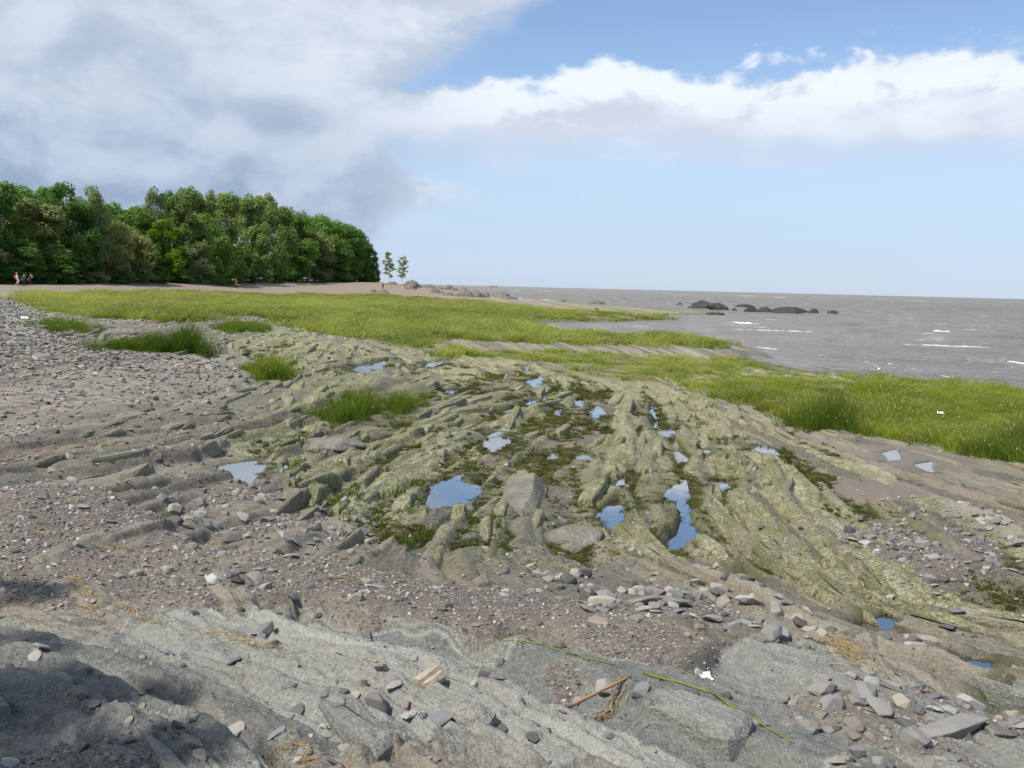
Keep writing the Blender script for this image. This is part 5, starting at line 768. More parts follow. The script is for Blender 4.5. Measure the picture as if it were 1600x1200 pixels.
# little sprigs and trailing weed among the ridges
WD = grass_mat('sea_weed', (.06, .066, .022), (.15, .155, .05), (.19, .18, .08)); TW = tufts(WD, 26, .1, .008, 1.6, 0, 70, .05)
n = 160000; rr = np.exp(RNG.uniform(math.log(8), math.log(45), n)); aa = RNG.uniform(-.46, .52, n); x = rr*np.sin(aa); y = rr*np.cos(aa); h, mk = terrain(x, y)
pk = mk['algae']*(1-mk['fill'])*(1-mk['grass'])*(sst(mk['rel'], .46, .18)*.42*sst(fbm(x*.5, y*.2, 96, 3), -.3, .2)+.08*mk['pool'])*(1-mk['pin'])*sst(rr, 45, 15)
k = (RNG.random(n) < pk); x, y, h, rr = x[k], y[k], h[k], rr[k]; n = len(x); print('weed', n)
w = np.clip(rr/20, .5, 1.3)
scatter('seaweed', np.stack([x, y, h-.01], -1), np.stack([w, w, w], -1), np.stack([np.zeros(n), np.zeros(n), RNG.uniform(0, 6.28, n)], -1), RNG.integers(0, 4, n), TW, 'dark olive seaweed in the hollows of the rock flat', 'seaweed')
TS = tufts(GD, 14, .07, .005, .5, 0, 90, .11)
n = 3000; rr = np.exp(RNG.uniform(math.log(7), math.log(50), n)); aa = RNG.uniform(-.42, .5, n); x = rr*np.sin(aa); y = rr*np.cos(aa); h, mk = terrain(x, y)
k = (RNG.random(n) < mk['algae']*(1-mk['fill'])*sst(fbm(x*.35, y*.2, 97, 3), .15, .6)*.45) & (mk['pool'] < .5); x, y, h, rr = x[k], y[k], h[k], rr[k]; n = len(x)
scatter('grass_sprigs', np.stack([x, y, h-.01], -1), np.stack([rr/16+.4, rr/16+.4, .7+.6*RNG.random(n)], -1), np.stack([np.zeros(n), np.zeros(n), RNG.uniform(0, 6.28, n)], -1), RNG.integers(0, 4, n), TS, 'short green sprigs rooted in cracks of the rock flat', 'grass')

# ------------------------------------------------------------------ trees
BARK = mat_simple('bark', (.12, .095, .075), .9, .4, 3., .2, .6); BARKP = mat_simple('pale_bark', (.33, .30, .26), .9, .3, 3., .2, .5)
LM = {'dark': leaf_mat('dark_leaves', (0.054, 0.114, 0.0324), (0.131, 0.231, 0.065)), 'mid': leaf_mat('mid_green_leaves', (0.0744, 0.15, 0.0432), (0.175, 0.281, 0.0813)), 'olive': leaf_mat('olive_leaves', (0.156, 0.18, 0.0816), (0.288, 0.312, 0.15)),
 'grey': leaf_mat('grey_green_leaves', (0.126, 0.162, 0.0936), (0.237, 0.281, 0.156)), 'bright': leaf_mat('bright_leaves', (.10, .18, .022), (.20, .30, .04)), 'poplar': leaf_mat('poplar_leaves', (0.108, 0.162, 0.06), (0.225, 0.288, 0.106)), 'conifer': leaf_mat('conifer_needles', (.035, .06, .035), (.07, .1, .05)), 'birch': leaf_mat('birch_leaves', (.13, .17, .07), (.25, .30, .12))}
LM['bright2'] = LM['bright']
def crown_lobes(kind, rg):
    L = []
    if kind == 'poplar':
        for i in range(34):
            z = rg.uniform(.1, .97); rad = .44*math.sin(math.pi*min(z*.82+.16, 1))**.7+.04; a = rg.uniform(0, 6.28); d = rad*rg.uniform(.35, 1); L.append((d*math.cos(a), d*math.sin(a), z, rg.uniform(.08, .15), rg.uniform(.07, .12)))
    elif kind == 'conifer':
        for i in range(26):
            z = i/26; rad = .5*(1-z)+.03
            for q in range(3): a = rg.uniform(0, 6.28); L.append((rad*.6*math.cos(a), rad*.6*math.sin(a), .06+z*.92, rad*.45, .03))
    elif kind == 'birch':
        for i in range(44):
            z = rg.uniform(.22, .98); rad = .46*math.sin(math.pi*min((z-.12)*1.02, 1))**.9+.04; a = rg.uniform(0, 6.28); d = rad*math.sqrt(rg.random()); L.append((d*math.cos(a), d*math.sin(a), z, rg.uniform(.10, .2), rg.uniform(.035, .06)))
    else:
        n = {'olive': 52, 'grey': 46, 'bright': 40, 'bright2': 40}.get(kind, 48)
        for i in range(n):
            z = rg.uniform(.05, .95); rad = .42*math.sqrt(max(0, 1-((z-.42)/.56)**2)); a = rg.uniform(0, 6.28); d = rad*rg.uniform(.45, 1); L.append((d*math.cos(a), d*math.sin(a), z, rg.uniform(.11, .19), rg.uniform(.065, .11)*(.8 if kind[:6] == 'bright' else 1)))
    return L
def crown_mesh(kind, seed, nl, lf, ratio):
    """leaf-sized faces through the volume of many clumps; unit height, unit width"""
    rg = random.Random(seed); V = []; Fc = []
    L = crown_lobes(kind, rg); tot = sum(l[3]**2 for l in L)
    for (cx, cy, cz, rh, rv) in L:
        k = int(nl*rh*rh/tot)
        for i in range(k):
            u_ = rg.uniform(-.75, 1); a = rg.uniform(0, 6.28); q = math.sqrt(1-u_*u_); rr_ = rg.random()**.35
            n = Vector((q*math.cos(a), q*math.sin(a), u_)); p = Vector((cx+n.x*rh*rr_, cy+n.y*rh*rr_, cz+n.z*rv*rr_))
            nn = (n*.9+Vector((rg.uniform(-1, 1), rg.uniform(-1, 1), rg.uniform(-.3, 1.))) ).normalized(); t1 = nn.orthogonal().normalized(); t1.rotate(Matrix.Rotation(rg.uniform(0, 6.28), 3, nn)); t2 = nn.cross(t1)
            s_ = lf*rg.uniform(.6, 1.3); b_ = len(V)
            for e, f in ((-1, -.55), (1, -.4), (.75, .6), (-.5, .5)):
                w_ = t1*e*s_+t2*f*s_; V.append((p.x+w_.x, p.y+w_.y, p.z+w_.z/ratio))
            Fc.append((b_, b_+1, b_+2, b_+3))
    return mesh_np('crown', V, Fc, LM[kind])
def trunk_mesh(kind, seed, mat, ratio):
    rg = random.Random(seed); P = []; pts = [(rg.uniform(-.02, .02)*i, rg.uniform(-.02, .02)*i, i*.15) for i in range(6)]
    k0 = .024 if kind != 'birch' else .018
    P.append((pts, [k0*(1-.13*i) for i in range(6)]))
    for i in range(10):
        z = rg.uniform(.15, .7); a = rg.uniform(0, 6.28); ln = rg.uniform(.12, .24)*(1.2-z); P.append(([(0, 0, z), (ln*.5*math.cos(a), ln*.5*math.sin(a), z+.06), (ln*math.cos(a), ln*math.sin(a), z+.14)], [k0*.4, k0*.25, k0*.08]))
    return tube_mesh(P, mat, 6, 'trunk')
PROT = {}
def tree(kind, x, y, z, hh, w, label, group, name=None, var=0):
    var = int(var) % 3; k = (kind, var)
    if k not in PROT:
        sd = sum(map(ord, kind))*3+var*17; nl = {'birch': 2400, 'conifer': 1800}.get(kind, 8000)
        PROT[k] = (crown_mesh(kind, sd, nl, {'birch': .035, 'conifer': .03}.get(kind, .023), {'conifer': 3., 'birch': 2.2}.get(kind, 1.6)), trunk_mesh(kind, sd+1, BARKP if kind == 'birch' else BARK, 1.6))
    e = empty(name or kind_name[kind], (x, y, z-.15), random.uniform(0, 6.28), (w*2.15, w*2.15, hh*1.03)); link('trunk', PROT[k][1], e); link('crown', PROT[k][0], e)
    return tag(e, label, 'tree', group)
kind_name = {'dark': 'broadleaf_tree', 'mid': 'broadleaf_tree', 'olive': 'willow_tree', 'grey': 'willow_tree', 'bright': 'maple_tree', 'bright2': 'maple_tree', 'poplar': 'poplar_tree', 'conifer': 'conifer_tree', 'birch': 'birch_tree'}
FL = ['dark tree beyond the left frame edge of the wood', 'olive tree at the very left frame edge', 'tall dark green tree above the two walkers', 'broad olive willow just right of the walkers', 'tall dark green tree rising behind the broad olive willow', 'dark green tree between two olive willows', 'grey green round topped tree standing tallest left of the skyline dip', 'broad olive willow with bare trunk left of the skyline dip', 'lower olive willow directly left of the bright maple',
 'bright yellow green maple in front of the dark wood', 'tall poplar behind and right of the bright maple', 'mid green tree between the two leftmost poplars', 'tall poplar above the child in red', 'tall poplar right of the child in red', 'poplar forming the last high point before the skyline falls', 'green tree where the skyline starts to fall', 'olive willow at the foot of the falling skyline', 'green tree just past the low olive willow', 'rounded green tree on the falling skyline', 'dark tree second from the seaward end of the wood', 'dark tree near the seaward end of the wood', 'lowest dark tree ending the wood by the sea',
 'low leafy tree behind the walkers', 'low green tree right of the walkers', 'low grey green willow right of the bright maple', 'low bright green tree left of the child in red', 'low poplar thicket right of the child in red', 'low green tree before the seaward end of the wood']
back = sorted(range(len(FL), len(FT['TREES'])), key=lambda i: FT['TREES'][i][0]/FT['TREES'][i][1])
NUM = ['first', 'second', 'third', 'fourth', 'fifth', 'sixth', 'seventh', 'eighth', 'ninth', 'tenth', 'eleventh', 'twelfth', 'thirteenth', 'fourteenth', 'fifteenth', 'sixteenth', 'seventeenth', 'eighteenth', 'nineteenth', 'twentieth']
BLAB = {}; cnt = {}
for i in back:
    ty = FT['TREES'][i][5]; kd = {'conifer': 'thin spiky conifer tip in the skyline dip', 'poplar': 'back row poplar crown on the skyline', 'grey': 'back row grey green crown right of the conifer tips', 'mid': 'back row mid green crown in the wood', 'dark': 'back row dark green crown in the wood'}[ty]
    cnt[kd] = cnt.get(kd, 0)+1; BLAB[i] = kd if ty == 'grey' else f"{kd}, {NUM[cnt[kd]-1]} from the left"
for i, (x, y, z, hh, w, ty) in enumerate(FT['TREES']):
    lab = FL[i] if i < len(FL) else BLAB[i] if True else {'conifer': 'thin spiky conifer tip in the skyline dip', 'poplar': 'poplar crown of the back row on the skyline', 'grey': 'grey green crown right of the conifer tips'}.get(ty, 'tree crown of the back row filling the wood')
    tree(ty, x, y, z, hh, w, lab, 'trees of the wood behind the beach', None, i)
for i, (x, y, z, hh, w) in enumerate(FT['BIRCH']):
    tree('birch', x, y, z, hh, w, ('taller thin airy tree alone left on the stony point', 'shorter thin airy tree at the seaward end of the stony point')[i], 'two thin trees on the point', None, i)
SHL = ['behind the walkers', 'right of the walkers', 'below the tall dark trees', 'below the grey green tree', 'below the lower olive willow', 'at the foot of the bright maple', 'between maple and child', 'just behind the child in red', 'below the last high poplar', 'right of the child in red', 'where the skyline falls', 'below the low olive willow on the right', 'near the seaward end of the wood', 'last at the seaward end of the wood', 'just right of the bright maple', 'left of the bright maple', 'in shade behind the bright maple', 'in shade behind the low bright tree', 'in shade under the tall poplars', 'in shade left behind the maple', 'in shade where the skyline falls', 'in shade under the low green trees']
for i, (x, y, z, hh, w) in enumerate(FT['SHRUBS']):
    ty = ['mid', 'dark', 'mid', 'olive'][i % 4]; o = tree(ty, x, y, z, hh, w, 'low shrub at the beach edge '+SHL[i], 'shrubs along the beach', 'shrub', i); o['category'] = 'shrub'
# a tree beside the beach, left of the picture, that shades the lower left corner
d = SUN; V = []; Fc = []; lobes = []
rg = random.Random(5)
for (x, y, z, rad) in FT['SHADE']:
    L = rg.uniform(7.5, 9.5); lobes.append((Vector((x, y, z))+d*L, rad*.82))
cen = sum((l[0] for l in lobes), Vector())/len(lobes)
lobes += [(cen+Vector((-2.2-rg.random()*2.2, rg.uniform(-2.6, -.4), rg.uniform(-1.5, 1.6))), rg.uniform(.5, .9)) for _ in range(9)]
for c, rad in lobes:
    for i in range(int(1000*rad*rad/.16)):
        n = Vector((rg.gauss(0, 1), rg.gauss(0, 1), rg.gauss(0, .8))); n = n.normalized()*rad*rg.random()**.6; p = c+n; nn = Vector((rg.uniform(-1, 1), rg.uniform(-1, 1), rg.uniform(-1, 1))).normalized(); t1 = nn.orthogonal().normalized(); t2 = nn.cross(t1); s_ = rg.uniform(.025, .05); b_ = len(V)
        for e, f in ((-1, 0), (0, -.6), (1.2, 0), (0, .6)): V.append(p+t1*e*s_+t2*f*s_)
        Fc.append((b_, b_+1, b_+2, b_+3))
tx, ty_ = cen.x-2.2, cen.y-.4; tz = ground(tx, ty_) if False else 1.4
e = empty('shade_tree', (tx, ty_, tz)); cr = link('crown', mesh_np('crown', [(v.x-tx, v.y-ty_, v.z-tz) for v in V], Fc, LM['mid']), e)
P = [([(0, 0, -.3), (.1, 0, 2.5), (.3, .1, 5), (.8, .2, cen.z-tz+.5)], [.2, .15, .11, .04])]
for c, rad in lobes: P.append(([(.2, .05, 3.5), tuple((c-Vector((tx, ty_, tz)))*.6+Vector((0, 0, 1.6))), tuple(c-Vector((tx, ty_, tz)))], [.05, .03, .01]))
link('trunk', tube_mesh(P, BARK, 6, 'trunk'), e)
tag(e, 'leafy tree beside the beach shading the lower left rocks', 'tree')

# ------------------------------------------------------------------ people
SKIN = mat_simple('skin', (.50, .32, .24), .6, .1); HAIRD = mat_simple('dark_hair', (.03, .022, .018), .6, .2)
def fabric(n, c): return mat_simple(n, c, .85, .15, 20.)
def skin_body(name, J, E, mat, parent=None, sub=2):
    me = bpy.data.meshes.new(name); keys = list(J); me.from_pydata([J[k][:3] for k in keys], [(keys.index(a), keys.index(b)) for a, b in E], []); me.update()
    o = link(name, me, parent); sk = o.modifiers.new('skin', 'SKIN'); ly = me.skin_vertices[0].data
    for i, k in enumerate(keys): r = J[k][3]; ly[i].radius = (r, r if len(J[k]) < 5 else J[k][4]); ly[i].use_root = (i == 0)
    s_ = o.modifiers.new('sub', 'SUBSURF'); s_.levels = s_.render_levels = sub; me.materials.append(mat); return o
def person(loc, rz, label, hgt, shirt, legs, hair, pack=None, stride=.12, bend=0., armf=.15, hat=None):
    e = empty('person', loc, rz, (hgt/1.72,)*3)
    b = bend; hip = .92
    def tor(z): return (0, -math.sin(b)*(z-hip), hip+(z-hip)*math.cos(b))
    J = {'pel': (0, 0, .93, .13, .1), 'wai': (*tor(1.08), .115, .09), 'che': (*tor(1.3), .15, .105), 'nec': (*tor(1.47), .055), 'hd1': (*tor(1.56), .075), 'hd2': (*tor(1.66), .085, .095),
     'hl': (.09, 0, .86, .085), 'kl': (.1, -stride*.5, .48, .058), 'al': (.1, -stride, .09, .042), 'fl': (.11, -stride-.14, .04, .035), 'hr': (-.09, 0, .86, .085), 'kr': (-.1, stride*.2, .48, .058), 'ar': (-.1, stride, .1, .042), 'fr': (-.11, stride-.14, .04, .035)}
    E = [('pel', 'wai'), ('wai', 'che'), ('che', 'nec'), ('nec', 'hd1'), ('hd1', 'hd2'), ('pel', 'hl'), ('hl', 'kl'), ('kl', 'al'), ('al', 'fl'), ('pel', 'hr'), ('hr', 'kr'), ('kr', 'ar'), ('ar', 'fr')]
    c = tor(1.40)
    for s_, n in ((1, 'l'), (-1, 'r')):
        J['s'+n] = (s_*.17, c[1], c[2], .055); J['e'+n] = (s_*.24, c[1]-armf*.3, c[2]-.27, .042); J['w'+n] = (s_*.23, c[1]-armf-.05, c[2]-.48, .032); J['h'+n] = (s_*.22, c[1]-armf-.09, c[2]-.56, .036)
        E += [('che', 's'+n), ('s'+n, 'e'+n), ('e'+n, 'w'+n), ('w'+n, 'h'+n)]
        for q in range(4): J[f'f{n}{q}'] = (s_*.22+(q-1.5)*.017, c[1]-armf-.11, c[2]-.635-.008*(q in (1, 2)), .008); E.append(('h'+n, f'f{n}{q}'))
        J['t'+n] = (s_*.19, c[1]-armf-.13, c[2]-.6, .009); E.append(('h'+n, 't'+n))
    skin_body('body', J, E, SKIN, e)
    k = 1.16
    sh = {q: (*J[q][:3], *(r*k+.012 for r in J[q][3:])) for q in ('wai', 'pel', 'che', 'sl', 'sr', 'el', 'er')}
    skin_body('shirt', sh, [('wai', 'pel'), ('wai', 'che'), ('che', 'sl'), ('che', 'sr'), ('sl', 'el'), ('sr', 'er')], shirt, e)
    lg = {q: (*J[q][:3], *(r*k+.012 for r in J[q][3:])) for q in ('pel', 'hl', 'kl', 'hr', 'kr')}; E2 = [('pel', 'hl'), ('hl', 'kl'), ('pel', 'hr'), ('hr', 'kr')]
    if legs[1]:
        for q in ('al', 'ar'): lg[q] = (*J[q][:3], J[q][3]*k+.012)
        E2 += [('kl', 'al'), ('kr', 'ar')]
    skin_body('trousers', lg, E2, legs[0], e)
    hd = tor(1.69); me = bpy.data.meshes.new('hair'); bm = bmesh.new(); bmesh.ops.create_icosphere(bm, subdivisions=3, radius=.115)
    for v in bm.verts:
        v.co.z *= .95
        if v.co.z < -.03: v.co.y += .03; v.co *= .8
    bm.to_mesh(me); bm.free(); me.materials.append(hair)
    for p in me.polygons: p.use_smooth = True
    link('hat' if hat else 'hair', me, e, (hd[0], hd[1]+.025, hd[2]))
    if pack:
        me = bpy.data.meshes.new('backpack'); bm = bmesh.new(); bmesh.ops.create_cube(bm, size=1); bmesh.ops.scale(bm, vec=(.32, .2, .48), verts=bm.verts[:]); bmesh.ops.bevel(bm, geom=bm.edges[:], offset=.06, segments=3, affect='EDGES'); bm.to_mesh(me); bm.free(); me.materials.append(pack); c2 = tor(1.25); link('backpack', me, e, (c2[0], c2[1]+.2, c2[2]))
    return tag(e, label, 'person', 'people on the far beach')
PP = FT['P']
def gz(k): x, y, z = PP[k]; return (x, y, ground(x, y))
WH = fabric('white_cloth', (.75, .75, .74)); OR = fabric('orange_cloth', (.75, .16, .05)); BL = fabric('blue_cloth', (.06, .07, .22)); PK = fabric('pink_cloth', (.5, .17, .2)); RD = fabric('red_cloth', (.75, .03, .05)); DK = fabric('dark_cloth', (.025, .025, .03))
person(gz('person1'), 1.9, 'walker in white shirt with an orange pack near the left edge', 1.75, WH, (fabric('pale_cloth', (.55, .52, .48)), False), OR, OR, .22, 0, .15)
x, y, z = PP['person1']; person((x+.75, y+.3, ground(x+.75, y+.3)), 4.2, 'walker in blue top close behind the white shirted walker', 1.7, BL, (DK, True), HAIRD, None, .15, 0, .2)
x, y, z = PP['person2']; person((x+.9, y, ground(x+.9, y)), 4.6, 'walker in dark clothes with a pink bag by the trees', 1.7, DK, (DK, True), HAIRD, PK, .18, .1, .2)
person(gz('child'), 2.6, 'figure in a red top bending down on the far beach', 1.55, RD, (WH, False), RD, None, .1, .9, .25, True)
x, y, z = PP['lone']; person((x, y+1.2, ground(x, y+1.2)), 3.0, 'dark clothed figure standing by the far boulders', 1.75, DK, (DK, True), HAIRD, None, .1)

# ------------------------------------------------------------------ small things
STRAW = mat_simple('dry_straw', (.42, .31, .145), .8, .35, 30.); STRAWO = mat_simple('orange_straw', (.40, .26, .12), .8, .35, 30.); GREENS = mat_simple('green_reed', (.17, .19, .045), .7, .3, 12.); TANS = mat_simple('tan_reed', (.36, .22, .12), .7, .3, 12.)
def straw(name, line, n, spread, ln, mat, label, cat='straw', rad=.0014, lift=.02):
    rg = random.Random(len(label)); P = []; ps = np.array(line); c = ps.mean(0); seg = len(ps)-1
    xs = []; 
    for i in range(n):
        f = rg.random()*seg; k = min(int(f), seg-1); p = ps[k]+(ps[k+1]-ps[k])*(f-k); d = ps[k+1]-ps[k]; a = math.atan2(d[1], d[0])+rg.gauss(0, .45); l = ln*rg.uniform(.4, 1.2); ox = rg.gauss(0, spread); oy = rg.gauss(0, spread); cv = rg.gauss(0, .55)
        xs.append([(p[0]+ox+l*(q-.5)*math.cos(a+cv*q), p[1]+oy+l*(q-.5)*math.sin(a+cv*q)) for q in (0, .33, .66, 1)])
    A = np.array(xs).reshape(-1, 2); h, _ = terrain(A[:, 0], A[:, 1]); h = h.reshape(-1, 4)
    for i, q in enumerate(xs):
        b_ = lift*rg.random(); hm = np.maximum(h[i], np.linspace(h[i][0], h[i][3], 4))
        P.append(([(q[k][0]-c[0], q[k][1]-c[1], float(hm[k])+rad+b_-c[2]) for k in range(4)], [rad*rg.uniform(.6, 1.3)]*3+[rad*.4]))
    o = link(name, tube_mesh(P, mat, 4), None, tuple(c)); return tag(o, label, cat)
SW = FT['STRAW']
straw('straw_bundle', SW['a'], 46, .025, .16, STRAW, 'pale dry straw bundle at the edge of the dark grit')
straw('straw_wisps', SW['b'], 14, .03, .12, STRAW, 'thin straw wisps on the grit at the left edge')
straw('weed_strand', SW['c'], 60, .012, .06, STRAWO, 'orange brown weed line along the shaded slab')
straw('straw_wisps', SW['d'], 30, .018, .2, STRAW, 'long straw strands lying over the grey slab')
straw('straw_bundle', SW['e'], 34, .03, .12, STRAWO, 'orange dry straw nest at the bottom edge')
straw('straw_mat', SW['f'], 150, .045, .17, STRAW, 'big tangled mat of dry straw at right', lift=.05)
straw('straw_bundle', SW['g'], 60, .016, .1, STRAW, 'straw bundle beside the tan stick', lift=.03)
straw('straw_wisps', SW['h'], 9, .008, .12, STRAW, 'single straws beside the driftwood block')
straw('straw_wisps', SW['i'], 16, .02, .16, STRAW, 'straw strands in the middle of the dark grit')
straw('straw_wisps', SW['j'], 18, .03, .14, STRAWO, 'brown straw strands at the far rim of the grit')
RL = [('reed_stem', 'green brown reed stem lying left of the tan stick', GREENS, .005), ('reed_stem', 'long green reed stem trailing down the right slab', GREENS, .006), ('stick', 'tan split stick lying beneath the straw bundle', TANS, .011), ('reed_stem', 'short pale reed below the straw mat', STRAW, .004)]
for (nm, lab, mt, rad), ln in zip(RL, FT['REED']):
    pts = []
    for a, b in zip(ln[:-1], ln[1:]):
        for q in range(4): f = q/4; pts.append((a[0]+(b[0]-a[0])*f, a[1]+(b[1]-a[1])*f))
    pts.append(ln[-1][:2]); A = np.array(pts); h, _ = terrain(A[:, 0], A[:, 1])
    if nm == 'stick': h = np.full(len(h), 0)+np.linspace(h[:4].max(), h[-4:].max(), len(h))
    else:
        for _ in range(3): h = np.maximum(h, np.convolve(np.pad(h, 1, 'edge'), [.33, .34, .33], 'valid'))
    c = A.mean(0); cz = float(h.mean()); P = [([(p[0]-c[0], p[1]-c[1], float(z)+rad-cz) for p, z in zip(pts, h)], [rad*(1-.5*i/len(pts)) for i in range(len(pts))])]
    if nm == 'reed_stem' and rad > .0045:
        rg = random.Random(len(lab))
        for i in range(7):
            k = rg.randrange(2, len(pts)-3); b = Vector(P[0][0][k]); a = rg.uniform(0, 6.28); P.append(([b, b+Vector((.05*math.cos(a), .05*math.sin(a), .012)), b+Vector((.1*math.cos(a+.3), .1*math.sin(a+.3), .0))], [.003, .0025, .001]))
    tag(link(nm, tube_mesh(P, mt, 6), None, (c[0], c[1], cz)), lab, 'reed' if nm == 'reed_stem' else 'stick')
# driftwood block: a split billet with grain ridges
m, t = material('driftwood'); p = t.tc('Object'); g_ = t.noise(t.mul(p, (2., 22., 22.)), 6., 5, .6)
out(t, principled(t, t.ramp(g_, (.3, (.22, .17, .11)), (.5, (.44, .37, .27)), (.7, (.56, .49, .39))), .8, t.bump(g_, .8, .01), .2)); DW = m
bm = bmesh.new(); prof = [(-.045, 0), (-.05, .022), (-.035, .04), (-.015, .034), (-.008, .05), (.012, .054), (.03, .04), (.047, .028), (.05, 0)]
rg = random.Random(2); rings = []
for i in range(7):
    x = -.065+.13*i/6; rings.append([bm.verts.new((x+(rg.uniform(-.012, .012) if i in (0, 6) else 0), y_*(1-.06*(i == 6)), z_*(1+rg.uniform(-.05, .05)))) for y_, z_ in prof])
for a, b in zip(rings[:-1], rings[1:]):
    for k in range(len(prof)): bm.faces.new((a[k], a[(k+1) % len(prof)], b[(k+1) % len(prof)], b[k]))
bm.faces.new(rings[0][::-1]); bm.faces.new(rings[-1]); bmesh.ops.recalc_face_normals(bm, faces=bm.faces[:])
me = bpy.data.meshes.new('driftwood_block'); bm.to_mesh(me); bm.free(); me.materials.append(DW)
x, y, z = PP['wood']; o = link('driftwood_block', me, None, (x, y, ground(x, y)+.004)); o.rotation_euler = (0, -.15, 1.0); tag(o, 'pale split driftwood block on the grit hollow', 'driftwood')
# crumpled white paper
PAPER = mat_simple('white_paper', (.82, .82, .8), .7, .06)
def paper(name, loc, w, label):
    V = []; n = 9; rg = random.Random(4)
    for i in range(n):
        for j in range(n):
            u_ = i/(n-1)-.5; v_ = j/(n-1)-.5; V.append((w*u_*(1-.3*v_), w*.7*v_, w*(.10+.55*max(0, v_)*(.4+abs(u_))+.16*float(vn(np.array([u_*4+2]), np.array([v_*4]), 9)[0]))))
    o = link(name, mesh_np(name, V, grid_faces(n, n), PAPER), None, loc); s_ = o.modifiers.new('solid', 'SOLIDIFY'); s_.thickness = .0015; return tag(o, label, 'litter')
x, y, z = PP['paper']; paper('crumpled_paper', (x, y, ground(x, y)), .085, 'crumpled white paper scrap on the grey slab')
x, y, z = PP['scrap']; paper('paper_scrap', (x, y, ground(x, y)+.3), .13, 'white paper scrap caught in the right grass bed')
# bottle and stick on the cobbles
x, y, z = PP['bottle']; e = empty('plastic_bottle', (x, y, ground(x, y)+.07), .2)
def lathe(prof, mat, name, sides=16):
    V = [(xx, r_*math.cos(2*math.pi*k/sides), r_*math.sin(2*math.pi*k/sides)) for xx, r_ in prof for k in range(sides)]; F_ = [(i*sides+k, i*sides+(k+1) % sides, (i+1)*sides+(k+1) % sides, (i+1)*sides+k) for i in range(len(prof)-1) for k in range(sides)]
    return mesh_np(name, V, F_, mat, True)
link('bottle_body', lathe([(-.15, 0), (-.15, .05), (-.13, .062), (.06, .062), (.1, .05), (.13, .022), (.15, .02)], mat_simple('white_plastic', (.8, .78, .74), .4, .05), 'bottle_body'), e); link('cap', lathe([(.15, .024), (.18, .024), (.18, 0)], RD, 'cap'), e)
tag(e, 'white plastic bottle with red cap on the cobble beach', 'bottle')
tag(link('stick', tube_mesh([([(-.35, 0, 0), (0, .05, .05), (.35, 0, .02)], [.02, .018, .01])], DK, 6), None, (x-.15, y+.45, ground(x-.15, y+.45)+.06)), 'dark stick beside the white bottle on the cobbles', 'stick')
for k, lab, L_, mt, rad in (('log', 'pale driftwood log below the trees on the far beach', 4.2, BARKP, .22), ('drift', 'dark driftwood branch near the child in red', 5., BARK, .14)):
    x, y, z = PP[k]; q = [(-L_/2+L_*i/6, .15*math.sin(i*1.7), .1*math.cos(i*2.3)) for i in range(7)]; P = [(q, [rad*(1-.08*i) for i in range(7)]), ([q[2], (q[2][0]+.4, -.5, .5)], [rad*.4, rad*.1]), ([q[4], (q[4][0]+.4, .4, .6)], [rad*.4, rad*.1])]
    tag(link('driftwood_log' if k == 'log' else 'driftwood_branch', tube_mesh(P, mt, 8), None, (x, y, ground(x, y)+rad*.7)), lab, 'driftwood')
# gull over the shallows
gx_, gy_, gz_ = FT['GULL']; e = empty('gull', (gx_, gy_, gz_), .9, (.6, .6, .6)); GW = mat_simple('gull_white', (.82, .82, .8), .8, .04); GG = mat_simple('gull_grey', (.55, .56, .58), .8, .05); BK = mat_simple('beak_yellow', (.6, .4, .05), .5)
link('body', lathe([(-.24, 0), (-.2, .03), (-.1, .065), (.02, .075), (.12, .06), (.17, .045), (.21, .05), (.25, .04), (.275, 0)], GW, 'body', 12), e)
for s_ in (1, -1):
    V = []; N_ = 6
    for i in range(N_):
        f = i/(N_-1); yy = s_*(.05+.55*f); zz = .05+.26*math.sin(f*2.1)*.9; xx = .06-.12*f*f; c_ = .15*(1-.75*f); th_ = .012*(1-f)+.002
        V += [(xx+c_*.4, yy, zz), (xx-c_*.6, yy, zz), (xx-c_*.6, yy, zz-th_), (xx+c_*.4, yy, zz-th_)]
    F_ = [(i*4+k, i*4+(k+1) % 4, (i+1)*4+(k+1) % 4, (i+1)*4+k) for i in range(N_-1) for k in range(4)]; link('wing', mesh_np('wing', V, F_, GG, False), e)
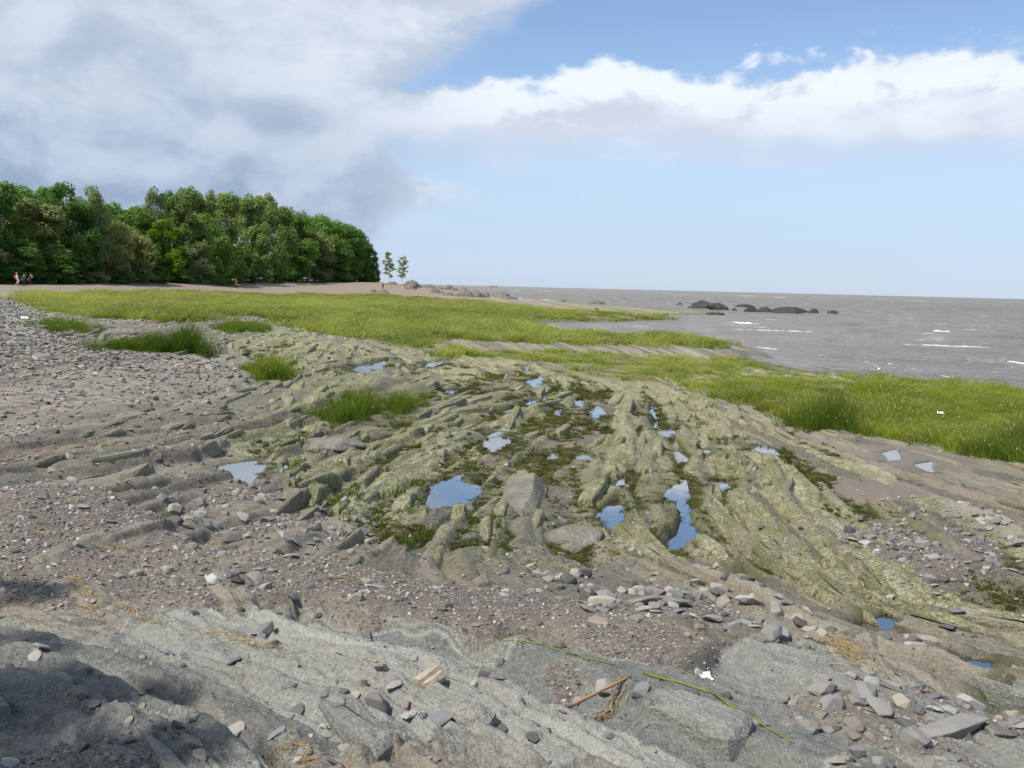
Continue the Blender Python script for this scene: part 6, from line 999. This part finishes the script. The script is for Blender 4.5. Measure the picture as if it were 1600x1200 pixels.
link('beak', lathe([(.27, .012), (.33, 0)], BK, 'beak', 8), e); link('tail', mesh_np('tail', [(-.2, .03, .01), (-.2, -.03, .01), (-.34, -.07, .01), (-.34, .07, .01), (-.2, .03, 0), (-.2, -.03, 0), (-.34, -.07, 0), (-.34, .07, 0)], [(0, 1, 2, 3), (7, 6, 5, 4), (0, 3, 7, 4), (1, 5, 6, 2), (2, 6, 7, 3), (0, 4, 5, 1)], GW), e)
tag(e, 'white gull flying low over the shallows at right', 'bird')
# faint ship on the horizon
sx_, sy_ = FT['SHIP']; e = empty('distant_ship', (sx_, sy_, 0), .1); HU = mat_simple('ship_hull', (.42, .28, .26), .7, .05); SU = mat_simple('ship_house', (.62, .52, .52), .7, .05)
V = [(-9, -1.6, 0), (8, -1.6, 0), (10, 0, 0), (8, 1.6, 0), (-9, 1.6, 0), (-9.3, -1.9, 2.6), (8.5, -1.9, 2.8), (11.5, 0, 3.4), (8.5, 1.9, 2.8), (-9.3, 1.9, 2.6)]
me = bpy.data.meshes.new('hull'); me.from_pydata(V, [], [(0, 1, 6, 5), (1, 2, 7, 6), (2, 3, 8, 7), (3, 4, 9, 8), (4, 0, 5, 9), (5, 6, 7, 8, 9), (4, 3, 2, 1, 0)]); me.materials.append(HU); link('hull', me, e)
def bx(name, x0, x1, y0, y1, z0, z1, mt):
    V = [(x, y, z) for z in (z0, z1) for x, y in ((x0, y0), (x1, y0), (x1, y1), (x0, y1))]; me = bpy.data.meshes.new(name); me.from_pydata(V, [], [(3, 2, 1, 0), (4, 5, 6, 7), (0, 1, 5, 4), (1, 2, 6, 5), (2, 3, 7, 6), (3, 0, 4, 7)]); me.materials.append(mt); return link(name, me, e)
bx('deckhouse', -6, 0, -1.3, 1.3, 2.65, 5.4, SU); bx('bridge', -4.5, -1, -1.2, 1.2, 5.42, 7.2, SU)
for xx, hh in ((3.5, 9.5), (-2.5, 11.5)): link('mast', tube_mesh([([(xx, 0, 2.6), (xx, 0, hh)], [.25, .12])], SU, 6, 'mast'), e)
tag(e, 'faint pinkish ship far off on the horizon', 'ship')
